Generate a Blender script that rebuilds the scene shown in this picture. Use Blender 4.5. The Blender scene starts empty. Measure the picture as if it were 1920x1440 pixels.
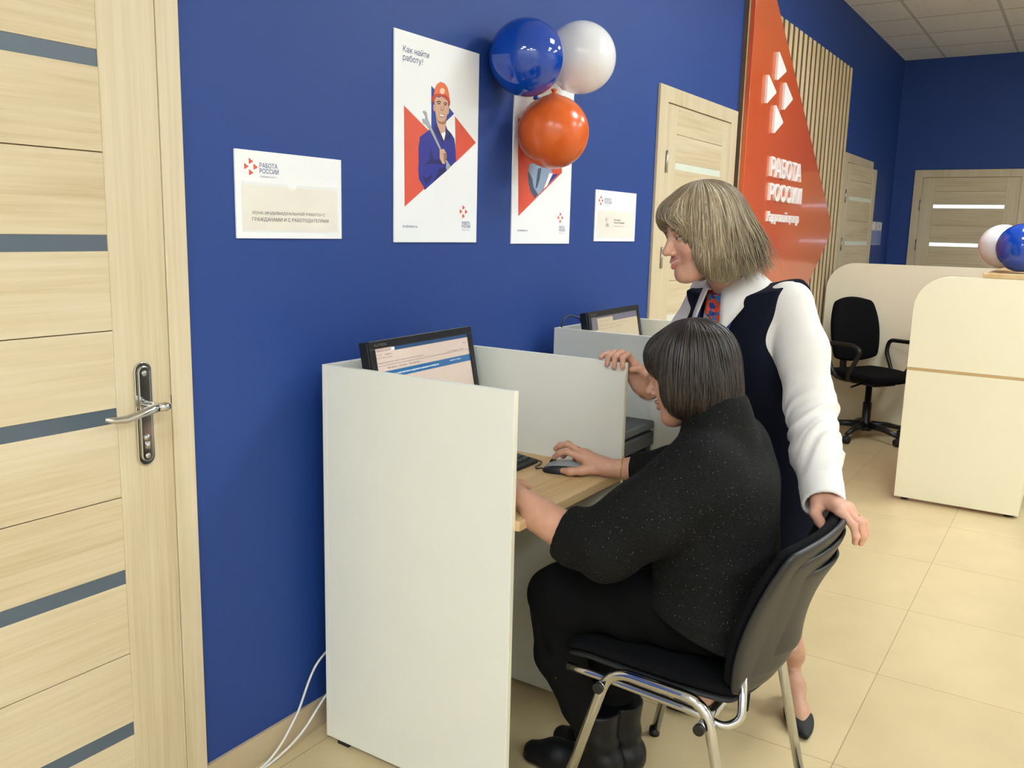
import bpy, bmesh, math, random
import numpy as np
from mathutils import Vector, Matrix
random.seed(7); np.random.seed(7)
sc = bpy.context.scene
COL = sc.collection
PI = math.pi

# ---------------------------------------------------------------- camera
cam_d = bpy.data.cameras.new('camera'); cam = bpy.data.objects.new('camera', cam_d); COL.objects.link(cam)
cam_d.sensor_width = 36.0; cam_d.lens = 30.889; cam_d.clip_start = 0.05
Fv = Vector((0.82797818, 0.53305084, -0.1740946)); Rv = Vector((0.54479712, -0.83820874, 0.02453982)); Uv = Vector((0.13284664, 0.11516467, 0.98442311))
cam.matrix_world = Matrix(((Rv.x, Uv.x, -Fv.x, 0.0), (Rv.y, Uv.y, -Fv.y, -1.7008), (Rv.z, Uv.z, -Fv.z, 1.41764), (0, 0, 0, 1)))
sc.camera = cam

# ---------------------------------------------------------------- world, exposure
w = bpy.data.worlds.new('world'); sc.world = w; w.use_nodes = True
w.node_tree.nodes['Background'].inputs[0].default_value = (0.75, 0.85, 1.0, 1); w.node_tree.nodes['Background'].inputs[1].default_value = 0.3
sc.view_settings.view_transform = 'Standard'; sc.view_settings.look = 'None'; sc.view_settings.gamma = 1.0
sc.view_settings.use_curve_mapping = False; sc.view_settings.exposure = 0.0
LAMP = 36.0            # strength of the ceiling panels

# ---------------------------------------------------------------- helpers
def lin(h):
    if not isinstance(h, str): return tuple(h)
    c = [int(h[i:i + 2], 16) / 255 for i in (0, 2, 4)]
    return tuple(x / 12.92 if x <= 0.04045 else ((x + 0.055) / 1.055) ** 2.4 for x in c)
def newmat(name):
    m = bpy.data.materials.new(name); m.use_nodes = True
    nt = m.node_tree; return m, nt, nt.nodes['Principled BSDF']
def noise_node(nt, scale=(1, 1, 1), nscale=5.0, detail=4.0, coord='Object', rough=0.55):
    tc = nt.nodes.new('ShaderNodeTexCoord'); mp = nt.nodes.new('ShaderNodeMapping'); nz = nt.nodes.new('ShaderNodeTexNoise')
    mp.inputs['Scale'].default_value = scale; nz.inputs['Scale'].default_value = nscale; nz.inputs['Detail'].default_value = detail; nz.inputs['Roughness'].default_value = rough
    nt.links.new(tc.outputs[coord], mp.inputs['Vector']); nt.links.new(mp.outputs['Vector'], nz.inputs['Vector'])
    return nz
def ramp(nt, src, stops):
    r = nt.nodes.new('ShaderNodeValToRGB'); e = r.color_ramp.elements
    while len(e) < len(stops): e.new(0.5)
    for i, (p, c) in enumerate(stops): e[i].position = p; e[i].color = (*lin(c), 1)
    nt.links.new(src, r.inputs['Fac']); return r
def bump(nt, b, src, strength=0.1, dist=0.002):
    bp = nt.nodes.new('ShaderNodeBump'); bp.inputs['Strength'].default_value = strength; bp.inputs['Distance'].default_value = dist
    nt.links.new(src, bp.inputs['Height']); nt.links.new(bp.outputs['Normal'], b.inputs['Normal'])
def M(name, c, rough=0.5, metal=0.0, var=0.05, vs=6.0, bumps=0.0, bscale=200.0, spec=0.5, coat=0.0, emit=None, trans=0.0, alpha=1.0, sheen=0.0, sss=0.0):
    m, nt, b = newmat(name); c = lin(c)
    b.inputs['Roughness'].default_value = rough; b.inputs['Metallic'].default_value = metal
    b.inputs['Specular IOR Level'].default_value = spec; b.inputs['Coat Weight'].default_value = coat
    b.inputs['Transmission Weight'].default_value = trans; b.inputs['Alpha'].default_value = alpha
    if sheen: b.inputs['Sheen Weight'].default_value = sheen
    if sss: b.inputs['Subsurface Weight'].default_value = sss; b.inputs['Subsurface Radius'].default_value = (0.01, 0.004, 0.002); b.inputs['Subsurface Scale'].default_value = 0.5
    nz = noise_node(nt, nscale=vs)
    r = ramp(nt, nz.outputs['Fac'], [(0.25, [x * (1 - var) for x in c]), (0.75, [min(1, x * (1 + var)) for x in c])])
    nt.links.new(r.outputs['Color'], b.inputs['Base Color'])
    if bumps: bump(nt, b, noise_node(nt, nscale=bscale, detail=2).outputs['Fac'], bumps, 0.001)
    if emit: b.inputs['Emission Color'].default_value = (*c, 1); b.inputs['Emission Strength'].default_value = emit
    return m
def wood(name, light, mid, dark, axis=0, fine=90.0, along=2.2, rough=0.5):
    """pale laminate: long thin grain lines along one axis"""
    m, nt, b = newmat(name)
    s = [fine, fine, fine]; s[axis] = along
    s2 = [9.0, 9.0, 9.0]; s2[axis] = 0.7
    n1 = noise_node(nt, s, 1.0, 5.0, rough=0.65); n2 = noise_node(nt, s2, 1.0, 3.0)
    mix = nt.nodes.new('ShaderNodeMix'); mix.data_type = 'FLOAT'; mix.inputs[0].default_value = 0.5
    nt.links.new(n1.outputs['Fac'], mix.inputs[2]); nt.links.new(n2.outputs['Fac'], mix.inputs[3])
    r = ramp(nt, mix.outputs[0], [(0.30, dark), (0.46, mid), (0.62, light)])
    nt.links.new(r.outputs['Color'], b.inputs['Base Color']); b.inputs['Roughness'].default_value = rough
    bump(nt, b, n1.outputs['Fac'], 0.12, 0.0006)
    return m

class MB:
    def __init__(s): s.v = []; s.f = []; s.sm = []
    def add(s, vs, fs, smooth=False):
        o = len(s.v); s.v += [tuple(float(c) for c in v) for v in vs]
        s.f += [tuple(i + o for i in f) for f in fs]; s.sm += [smooth] * len(fs); return s
    def box(s, x0, x1, y0, y1, z0, z1):
        x0, x1 = min(x0, x1), max(x0, x1); y0, y1 = min(y0, y1), max(y0, y1); z0, z1 = min(z0, z1), max(z0, z1)
        return s.add([(x0, y0, z0), (x1, y0, z0), (x1, y1, z0), (x0, y1, z0), (x0, y0, z1), (x1, y0, z1), (x1, y1, z1), (x0, y1, z1)],
                     [(3, 2, 1, 0), (4, 5, 6, 7), (0, 1, 5, 4), (1, 2, 6, 5), (2, 3, 7, 6), (3, 0, 4, 7)])
    def prism(s, pts, fn, a, b):
        """extrude a 2D outline; fn(u, v, d) -> point"""
        n = len(pts); vs = [fn(u, v, a) for u, v in pts] + [fn(u, v, b) for u, v in pts]
        fs = [tuple(range(n)), tuple(range(2 * n - 1, n - 1, -1))] + [(i, i + n, (i + 1) % n + n, (i + 1) % n) for i in range(n)]
        return s.add(vs, fs)
    def tube(s, path, r, n=10, close=False, cap=True):
        P = [Vector(p) for p in path]; m = len(P); rr = r if isinstance(r, (list, tuple)) else [r] * m
        vs = []; up = None
        for i in range(m):
            t = (P[(i + 1) % m] - P[i - 1]) if close else (P[min(i + 1, m - 1)] - P[max(i - 1, 0)])
            t.normalize()
            if up is None: up = Vector((0, 0, 1)) if abs(t.z) < 0.9 else Vector((1, 0, 0))
            a = t.cross(up)
            if a.length < 1e-6: a = t.orthogonal()
            a.normalize(); up = a.cross(t).normalized()
            for k in range(n):
                q = 2 * PI * k / n; vs.append(P[i] + (a * math.cos(q) + up * math.sin(q)) * rr[i])
        fs = []
        for i in range(m if close else m - 1):
            j = (i + 1) % m
            for k in range(n): fs.append((i * n + k, i * n + (k + 1) % n, j * n + (k + 1) % n, j * n + k))
        s.add(vs, fs, True)
        if cap and not close:
            o = len(s.v) - len(vs); s.f += [tuple(o + k for k in range(n - 1, -1, -1)), tuple(o + (m - 1) * n + k for k in range(n))]; s.sm += [False, False]
        return s
    def lathe(s, prof, fn, n=24, smooth=True):
        """prof: (r, h) pairs; fn(x, y, h) -> point"""
        vs = [fn(r * math.cos(2 * PI * k / n), r * math.sin(2 * PI * k / n), h) for r, h in prof for k in range(n)]
        fs = [(i * n + k, i * n + (k + 1) % n, (i + 1) * n + (k + 1) % n, (i + 1) * n + k) for i in range(len(prof) - 1) for k in range(n)]
        fs += [tuple(range(n - 1, -1, -1)), tuple((len(prof) - 1) * n + k for k in range(n))]
        return s.add(vs, fs, smooth)
    def build(s, name, mat, parent=None, bevel=0.0, loc=None, seg=2):
        me = bpy.data.meshes.new(name); me.from_pydata(s.v, [], s.f); me.validate(); 
        me.polygons.foreach_set('use_smooth', s.sm[:len(me.polygons)] if len(s.sm) >= len(me.polygons) else [False] * len(me.polygons))
        bm = bmesh.new(); bm.from_mesh(me); bmesh.ops.recalc_face_normals(bm, faces=bm.faces); bm.to_mesh(me); bm.free()
        if mat: me.materials.append(mat)
        o = bpy.data.objects.new(name, me); COL.objects.link(o)
        if parent: o.parent = parent
        if loc: o.location = loc
        if bevel:
            b = o.modifiers.new('bevel', 'BEVEL'); b.width = bevel; b.segments = seg; b.limit_method = 'ANGLE'; b.angle_limit = 0.6
        return o
def tag(o, label=None, cat=None, group=None, kind=None):
    if label: o['label'] = label
    if cat: o['category'] = cat
    if group: o['group'] = group
    if kind: o['kind'] = kind
    return o
def thing(name, label, cat, loc=(0, 0, 0), rz=0.0, group=None):
    o = bpy.data.objects.new(name, None); COL.objects.link(o); o.location = loc; o.rotation_euler = (0, 0, rz); o.empty_display_size = 0.1
    return tag(o, label, cat, group)
def struct(o, label=None): return tag(o, label, None, None, 'structure')
def copy_tree(o, parent=None):
    c = o.copy(); COL.objects.link(c)
    if parent: c.parent = parent
    for ch in list(o.children): copy_tree(ch, c)
    return c
def wallfn(y0): return lambda u, v, d: (u, y0 - d, v)          # outline on the blue wall, raised by d into the room
def flat(name, polys, mat, parent, y, step=0.00012):
    """printed shapes lying on a board that hangs on the blue wall"""
    mb = MB()
    for i, p in enumerate(polys): mb.prism(p, wallfn(y), 0, step)
    return mb.build(name, mat, parent)
def text_mb(body, fn, x0, z0, w=None, h=None, bold=0.0, ext=0.0, spacing=1.0, line=1.0, sx=1.0):
    """letters as a mesh; fn(u, v, d) -> point, u,v measured from the lower left of the text block"""
    c = bpy.data.curves.new('t', 'FONT'); c.body = body; c.size = 1; c.space_character = spacing; c.space_line = line; c.resolution_u = 4; c.fill_mode = 'NONE'
    o = bpy.data.objects.new('t', c); COL.objects.link(o)
    dg = bpy.context.evaluated_depsgraph_get(); dg.update(); ev = o.evaluated_get(dg); me = ev.to_mesh()
    P = np.array([v.co[:2] for v in me.vertices]); nxt = {}
    for e in me.edges:
        a, b = sorted(e.vertices)
        if b - a > 1 or (b - a == 1 and a in nxt): a, b = b, a
        nxt[a] = b
    ev.to_mesh_clear(); bpy.data.objects.remove(o); bpy.data.curves.remove(c)
    A = np.array(list(nxt.keys())); B = np.array(list(nxt.values()))
    if bold:                                                    # thicken every stroke evenly
        nn = np.zeros_like(P); d = P[B] - P[A]; d = d / (np.linalg.norm(d, axis=1, keepdims=True) + 1e-9); nl = np.stack([-d[:, 1], d[:, 0]], 1)
        np.add.at(nn, A, nl); np.add.at(nn, B, nl); nn /= np.maximum(np.linalg.norm(nn, axis=1, keepdims=True), 0.3)
        area = (P[A, 0] * P[B, 1] - P[B, 0] * P[A, 1]).sum(); P = P + nn * bold * (1 if area < 0 else -1)
    from mathutils.geometry import delaunay_2d_cdt
    V, E, F = delaunay_2d_cdt([Vector(p) for p in P], list(zip(A.tolist(), B.tolist())), [], 0, 1e-7)[:3]
    V = np.array([v[:] for v in V]); F = np.array([f for f in F if len(f) == 3]); C_ = V[F].mean(1)
    a, b = P[A], P[B]; wn = np.zeros(len(F), int)
    for i in range(0, len(F), 2000):                            # winding number of every triangle's centre
        q = C_[i:i + 2000, None, :]; up = (a[None, :, 1] <= q[..., 1]) & (b[None, :, 1] > q[..., 1]); dn = (a[None, :, 1] > q[..., 1]) & (b[None, :, 1] <= q[..., 1])
        cr = (b - a)[None, :, 0] * (q[..., 1] - a[None, :, 1]) - (q[..., 0] - a[None, :, 0]) * (b - a)[None, :, 1]
        wn[i:i + 2000] = (up & (cr > 0)).sum(1) - (dn & (cr < 0)).sum(1)
    fs = [tuple(int(k) for k in f) for f in F[wn != 0]]
    used = sorted({k for f in fs for k in f}); ren = {k: i for i, k in enumerate(used)}; vs = V[used]; fs = [tuple(ren[k] for k in f) for f in fs]
    edges = {}
    for f in fs:
        for i in range(3):
            e = (f[i], f[(i + 1) % 3]); edges.setdefault((min(e), max(e)), []).append(e)
    lo = vs.min(0); size = vs.max(0) - lo
    if w and h: kx, ky = w / size[0], h / size[1]
    elif w: kx = w / size[0]; ky = kx / sx
    else: ky = h / size[1]; kx = ky * sx
    q = (vs - lo) * [kx, ky] + [x0, z0]; n = len(q)
    mb = MB(); pts = [fn(u, v, ext) for u, v in q] + ([fn(u, v, 0) for u, v in q] if ext > 0.0005 else [])
    faces = list(fs)
    if ext > 0.0005: faces += [(e[0][0], e[0][1], e[0][1] + n, e[0][0] + n) for e in edges.values() if len(e) == 1]
    mb.add(pts, faces); return mb
def rounded(x0, x1, z0, z1, r, corners='1111', n=8):
    """outline; corners = bottom-left, bottom-right, top-right, top-left"""
    out = []
    for (cx, cz, a0, on, px, pz) in ((x0 + r, z0 + r, PI, corners[0], x0, z0), (x1 - r, z0 + r, 1.5 * PI, corners[1], x1, z0), (x1 - r, z1 - r, 0, corners[2], x1, z1), (x0 + r, z1 - r, PI / 2, corners[3], x0, z1)):
        if on == '1': out += [(cx + r * math.cos(a0 + i * PI / 2 / n), cz + r * math.sin(a0 + i * PI / 2 / n)) for i in range(n + 1)]
        else: out.append((px, pz))
    return out
def tri_round(a, b, c, r=0.12):
    """triangle with softened corners"""
    P = [np.array(p, float) for p in (a, b, c)]; out = []
    for i in range(3):
        p, q, s = P[i - 1], P[i], P[(i + 1) % 3]
        u = q + (p - q) * r; v = q + (s - q) * r
        for t in (0, 0.33, 0.67, 1): out.append(tuple((1 - t) ** 2 * u + 2 * t * (1 - t) * q + t * t * v))
    return out
def logo_tris(x0, z0, S):
    out = []
    for (x, zt) in ((0.34, 1.0), (0.0, 0.69), (0.68, 0.69), (0.34, 0.36)):
        out.append(tri_round((x0 + x * S, z0 + zt * S), (x0 + (x + 0.33) * S, z0 + (zt - 0.19) * S), (x0 + x * S, z0 + (zt - 0.36) * S)))
    return out

# ---------------------------------------------------------------- materials
WALLBLUE = M('blue_wall_paint', '173B82', 0.62, var=0.03, vs=3, bumps=0.12, bscale=350)
WHITEWALL = M('white_wall_paint', 'E6E4DF', 0.7, bumps=0.1)
DOORV = wood('pale_larch_upright', 'D2C3A6', 'C8B796', 'B6A27E', 2)
DOORH = wood('pale_larch_level', 'D2C3A6', 'C8B694', 'B39E7A', 0, 75)
DOORHY = wood('pale_larch_level_end_wall', 'E6D3AE', 'DBC59D', 'C3A87D', 1, 75)
GAPDARK = M('gap_shade_tone', 'A8936E', 0.8)
GLASSDIM = M('satin_glass_dark_beyond', '505C68', 0.25, spec=0.5)  # grey-blue carries the darkness beyond the glass and its reflections
GLASSPALE = M('pale_satin_glass', 'D6DCCB', 0.35)
GLASSLIT = M('daylit_satin_glass', 'D8E8FF', 0.4, emit=1.15)
CHROME = M('chrome', 'C9C9C6', 0.12, 1.0, var=0.02)
STEEL = M('brushed_steel', 'B4B2AC', 0.3, 1.0)
CREAM = M('cream_laminate', 'E5E4D9', 0.42, var=0.015, bumps=0.03, bscale=600)
CREAMEDGE = M('cream_edge_band', 'F0ECD8', 0.4, var=0.01)
BEECH = wood('beech_laminate', 'D8B98A', 'CBA977', 'B18E5E', 0, 60)
BEECHY = wood('beech_laminate_cross', 'D0B283', 'C2A06F', 'AE8C5E', 1, 60)
BLACKP = M('black_plastic', '17181B', 0.35)
BLACKM = M('matt_black_plastic', '1D1D1E', 0.6, bumps=0.1, bscale=500)
GREYP = M('dark_grey_plastic', '3A3B3B', 0.5)
BOARDW = M('white_board', 'EDEDEF', 0.7, var=0.01, spec=0.25)
RED = M('print_red', 'D9553F', 0.4); BLUE = M('print_blue', '2B4296', 0.4)
NAVYTXT = M('print_navy', '39427C', 0.5); GREYTXT = M('print_grey', '8A8C9E', 0.5); BLACKTXT = M('print_black', '151210', 0.5)
ORANGE = M('orange_sign_gloss', 'CE5A28', 0.2, var=0.02, coat=0.3)
SIGNWHITE = M('white_acrylic', 'F6F3EF', 0.3)
FABRICBLK = M('black_chair_fabric', '0B0B0D', 0.95, spec=0.15, bumps=0.4, bscale=900)

def floor_mat():
    m, nt, b = newmat('beige_porcelain_tile')
    tc = nt.nodes.new('ShaderNodeTexCoord'); mp = nt.nodes.new('ShaderNodeMapping'); br = nt.nodes.new('ShaderNodeTexBrick')
    mp.inputs['Location'].default_value = (-2.3283 + 6.04, 1.275 + 6.04, 0)
    br.offset = 0; br.squash = 1; br.inputs['Scale'].default_value = 1; br.inputs['Brick Width'].default_value = 0.604; br.inputs['Row Height'].default_value = 0.604
    br.inputs['Mortar Size'].default_value = 0.0016; br.inputs['Mortar Smooth'].default_value = 0.3; br.inputs['Bias'].default_value = 0
    for i, c in ((1, 'CDB98F'), (2, 'C7B288'), (3, '95825F')): br.inputs[i].default_value = (*lin(c), 1)
    nt.links.new(tc.outputs['Object'], mp.inputs['Vector']); nt.links.new(mp.outputs['Vector'], br.inputs['Vector'])
    nz = noise_node(nt, nscale=4, detail=6); r = ramp(nt, nz.outputs['Fac'], [(0.3, (0.93, 0.93, 0.93)), (0.7, (1.05, 1.05, 1.05))])
    mx = nt.nodes.new('ShaderNodeMix'); mx.data_type = 'RGBA'; mx.blend_type = 'MULTIPLY'; mx.inputs[0].default_value = 1
    nt.links.new(br.outputs['Color'], mx.inputs[6]); nt.links.new(r.outputs['Color'], mx.inputs[7]); nt.links.new(mx.outputs[2], b.inputs['Base Color'])
    b.inputs['Roughness'].default_value = 0.3; b.inputs['Specular IOR Level'].default_value = 0.4
    bump(nt, b, br.outputs['Fac'], -0.3, 0.001); return m
def ceiling_mat():
    m, nt, b = newmat('mineral_fibre_ceiling_tile')
    tc = nt.nodes.new('ShaderNodeTexCoord'); mp = nt.nodes.new('ShaderNodeMapping'); br = nt.nodes.new('ShaderNodeTexBrick')
    mp.inputs['Location'].default_value = (-8.9651 + 12.0, 0.3525 + 9.0, 0)
    br.offset = 0; br.inputs['Scale'].default_value = 1; br.inputs['Brick Width'].default_value = 0.6; br.inputs['Row Height'].default_value = 0.6
    br.inputs['Mortar Size'].default_value = 0.012; br.inputs['Mortar Smooth'].default_value = 0.0
    for i, c in ((1, 'EFECE6'), (2, 'EAE7E1'), (3, 'C4C1BC')): br.inputs[i].default_value = (*lin(c), 1)
    nt.links.new(tc.outputs['Object'], mp.inputs['Vector']); nt.links.new(mp.outputs['Vector'], br.inputs['Vector'])
    nz = noise_node(nt, nscale=60, detail=4); r = ramp(nt, nz.outputs['Fac'], [(0.3, (0.9, 0.9, 0.9)), (0.6, (1, 1, 1))])
    mx = nt.nodes.new('ShaderNodeMix'); mx.data_type = 'RGBA'; mx.blend_type = 'MULTIPLY'; mx.inputs[0].default_value = 1
    nt.links.new(br.outputs['Color'], mx.inputs[6]); nt.links.new(r.outputs['Color'], mx.inputs[7]); nt.links.new(mx.outputs[2], b.inputs['Base Color'])
    b.inputs['Roughness'].default_value = 0.85; bump(nt, b, br.outputs['Fac'], -0.5, 0.004); return m

# ---------------------------------------------------------------- room
XF, XN, YR, H = 9.52, -2.6, -5.4, 3.11
struct(MB().box(XN, XF + .1, YR, 0.1, -0.1, 0).build('floor', floor_mat()))
struct(MB().box(XN, XF + .1, YR, 0.1, H, H + 0.1).build('ceiling', ceiling_mat()))
struct(MB().box(XN, XF + .1, 0, 0.1, 0, H).build('wall_left', WALLBLUE))
struct(MB().box(XF, XF + 0.1, YR, 0, 0, H).build('wall_far', WALLBLUE))
struct(MB().box(XN, XF + .1, YR - 0.1, YR, 0, H).build('wall_right', WHITEWALL))
struct(MB().box(XN - 0.1, XN, YR, 0.1, 0, H).build('wall_near', WHITEWALL))
TILEB = M('beige_tile_plinth', 'BBA789', 0.35)
bb = MB()
for x0, x1 in ((1.2695, 3.789), (4.83, 7.38), (8.45, XF)): bb.box(x0, x1, -0.010, 0, 0, 0.082)
struct(bb.build('baseboard_left', TILEB, None, 0.001))
struct(MB().box(XF - 0.01, XF, -0.19, 0, 0, 0.082).build('baseboard_far', TILEB, None, 0.001))

# ceiling panels (they light the room; most hang outside the picture)
LED = M('led_diffuser', (0.83, 0.92, 0.97), 0.5, emit=LAMP)
def ceiling_panel(x, y, label):
    t = thing('ceiling_light', label, 'ceiling light', (x, y, H), 0, 'square light panels in the ceiling')
    MB().box(-.298, .298, -.298, .298, -0.012, -0.001).build('frame', BOARDW, t)
    MB().box(-.275, .275, -.275, .275, -0.016, -0.0125).build('diffuser', LED, t)
for x in (-1.84, -0.64, 1.76, 3.56, 5.36):
    for y in (-1.55, -3.35, -4.55):
        if x == 1.76: continue
        ceiling_panel(x, y - 0.0025, 'square white light panel set flush in the tiled ceiling, out of frame')

# ---------------------------------------------------------------- doors
def make_door(n, mats, glass, axis='x', w=0.8, z_strips=(1.73, 1.368, 1.006, 0.644, 0.282), hinge='left', leaf_rot=0.0, cas=0.07, leaf_y=-0.008, side=1, cas_r=None, stile=0.115, label=None):
    """local frame: x along the wall from the casing's left edge, y out of the wall is negative, z up"""
    V, Hh = mats; root = bpy.data.objects.new('door_%d' % n, None); COL.objects.link(root); struct(root, label)
    top = 2.005; cr = cas if cas_r is None else cas_r; W = cas + w + cr
    f = MB(); f.prism([(0, 0), (cas, 0), (cas, top), (W - cr, top), (W - cr, 0), (W, 0), (W, top + 0.07), (0, top + 0.07)], lambda u, v, d: (u, -d, v), 0.0, 0.014)
    f.build('casing', V, root, 0.002)
    j = MB(); j.box(cas - 0.0, W - cr, -0.001, -0.0005, 0, top); j.build('jamb_gap_shade', GAPDARK, root)  # thin sheet toned darker for the shade in the gap round the leaf
    hx = cas + 0.0015 if hinge == 'left' else W - cr - 0.0015
    sgn = 1 if hinge == 'left' else -1
    lw = w - 0.003; X = lambda a: a if sgn > 0 else a - lw
    st = stile; z0, z1 = 0.006, 2.0; hh = 0.0165
    bd = MB(); cuts = []; prev = z1
    for z in sorted(z_strips, reverse=True): cuts.append((z + hh, prev)); prev = z - hh
    cuts.append((z0, prev))
    for a, b in cuts:
        if b - a < 0.22: bd.box(X(st), X(lw - st), -0.0025, 0.003, a, b); continue
        mid = (a + b) / 2
        bd.box(X(st), X(lw - st), -0.0025, 0.003, a, mid - 0.001); bd.box(X(st), X(lw - st), -0.0025, 0.003, mid + 0.001, b)
    leaf = bd.build('leaf', Hh, root, 0.001); leaf.location = (hx, leaf_y, 0); leaf.rotation_euler = (0, 0, leaf_rot)
    for a in (0, lw - st): MB().box(X(a), X(a + st), -0.004, 0.004, z0, z1).build('stile', V, leaf, 0.0015)
    for z in z_strips: MB().box(X(st), X(lw - st), -0.0005, 0.003, z - hh, z + hh).build('glass_strip', glass, leaf)
    return root, leaf, X, lw
d1, leaf1, X1, lw1 = make_door(1, (DOORV, DOORH), GLASSDIM, hinge='left', cas_r=0.056, stile=0.132, w=0.814, label='pale wooden door with glass strips showing darkness beyond and a chrome handle, nearest the camera')
d1.location = (1.2691 - 0.94, 0, 0)
d2, leaf2, X2, lw2 = make_door(2, (DOORV, DOORH), GLASSPALE, w=0.85, cas=0.095, label='pale wooden door with frosted glass strips behind the standing woman')
d2.location = (3.79, 0, 0)
d3, leaf3, X3, lw3 = make_door(3, (DOORV, DOORH), GLASSPALE, w=0.90, cas=0.085, leaf_rot=math.radians(-3.5), label='pale wooden door standing ajar near the far corner of the blue wall')
d3.location = (7.382, 0, 0)
DOORVE = DOORV
d4, leaf4, X4, lw4 = make_door(4, (DOORV, DOORH), GLASSLIT, w=0.84, cas=0.075, label='pale wooden door with daylit glass strips in the far end wall')
d4.location = (XF, -0.192, 0); d4.rotation_euler = (0, 0, -PI / 2)
def hinges(leaf, zs):
    for z in zs:
        MB().tube([(-0.003, -0.012, z - 0.05), (-0.003, -0.012, z + 0.05)], 0.006, 10).build('hinge', STEEL, leaf)
hinges(leaf2, (1.74, 0.25, 1.30)); hinges(leaf3, (1.74, 1.36)); hinges(leaf4, (1.74, 1.36))
# handle of the near door
def door_handle(leaf, x, z, y=-0.004):
    MB().prism(rounded(x - 0.021, x + 0.021, z - 0.135, z + 0.095, 0.0205, n=8), lambda u, v, d: (u, y - d, v), 0, 0.005).build('handle_plate', CHROME, leaf, 0.002)
    MB().prism(rounded(x - 0.014, x + 0.014, z - 0.125, z + 0.086, 0.0138, n=8), lambda u, v, d: (u, y - d, v), 0.005, 0.009).build('plate_raised_face', CHROME, leaf, 0.002)
    p = [(x, y - 0.008, z), (x, y - 0.035, z), (x - 0.004, y - 0.050, z), (x - 0.02, y - 0.056, z - 0.001), (x - 0.045, y - 0.055, z - 0.006), (x - 0.075, y - 0.052, z - 0.013), (x - 0.10, y - 0.050, z - 0.012), (x - 0.122, y - 0.049, z - 0.006)]
    lv = MB(); lv.tube(p, [0.011, 0.0105, 0.0105, 0.0095, 0.0085, 0.0085, 0.0075, 0.003], 14)
    lv.tube([(x + 0.002, y - 0.051, z), (x + 0.016, y - 0.056, z + 0.001), (x + 0.024, y - 0.057, z)], [0.0095, 0.0105, 0.007], 14)
    lv.build('handle', CHROME, leaf)
    MB().lathe([(0.008, 0), (0.008, 0.003)], lambda a, b, h: (x + a, y - 0.009 - h, z - 0.072 + b), 16).tube([(x, y - 0.0095, z - 0.082), (x, y - 0.0095, z - 0.096)], 0.005, 10).build('lock_cylinder', STEEL, leaf)
    for dz in (0.07, -0.113):
        MB().lathe([(0.0065, 0), (0.0055, 0.002), (0.002, 0.0026)], lambda a, b, h: (x + a, y - 0.009 - h, z + dz + b), 14).build('screw', STEEL, leaf)
door_handle(leaf1, lw1 - 0.070, 1.02)
MB().box(lw1 + 0.0005, lw1 + 0.0045, -0.0035, -0.0015, 1.012, 1.032).build('latch_gap_shade', BLACKP, leaf1)  # black block stands in for the shaded gap at the latch
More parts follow.
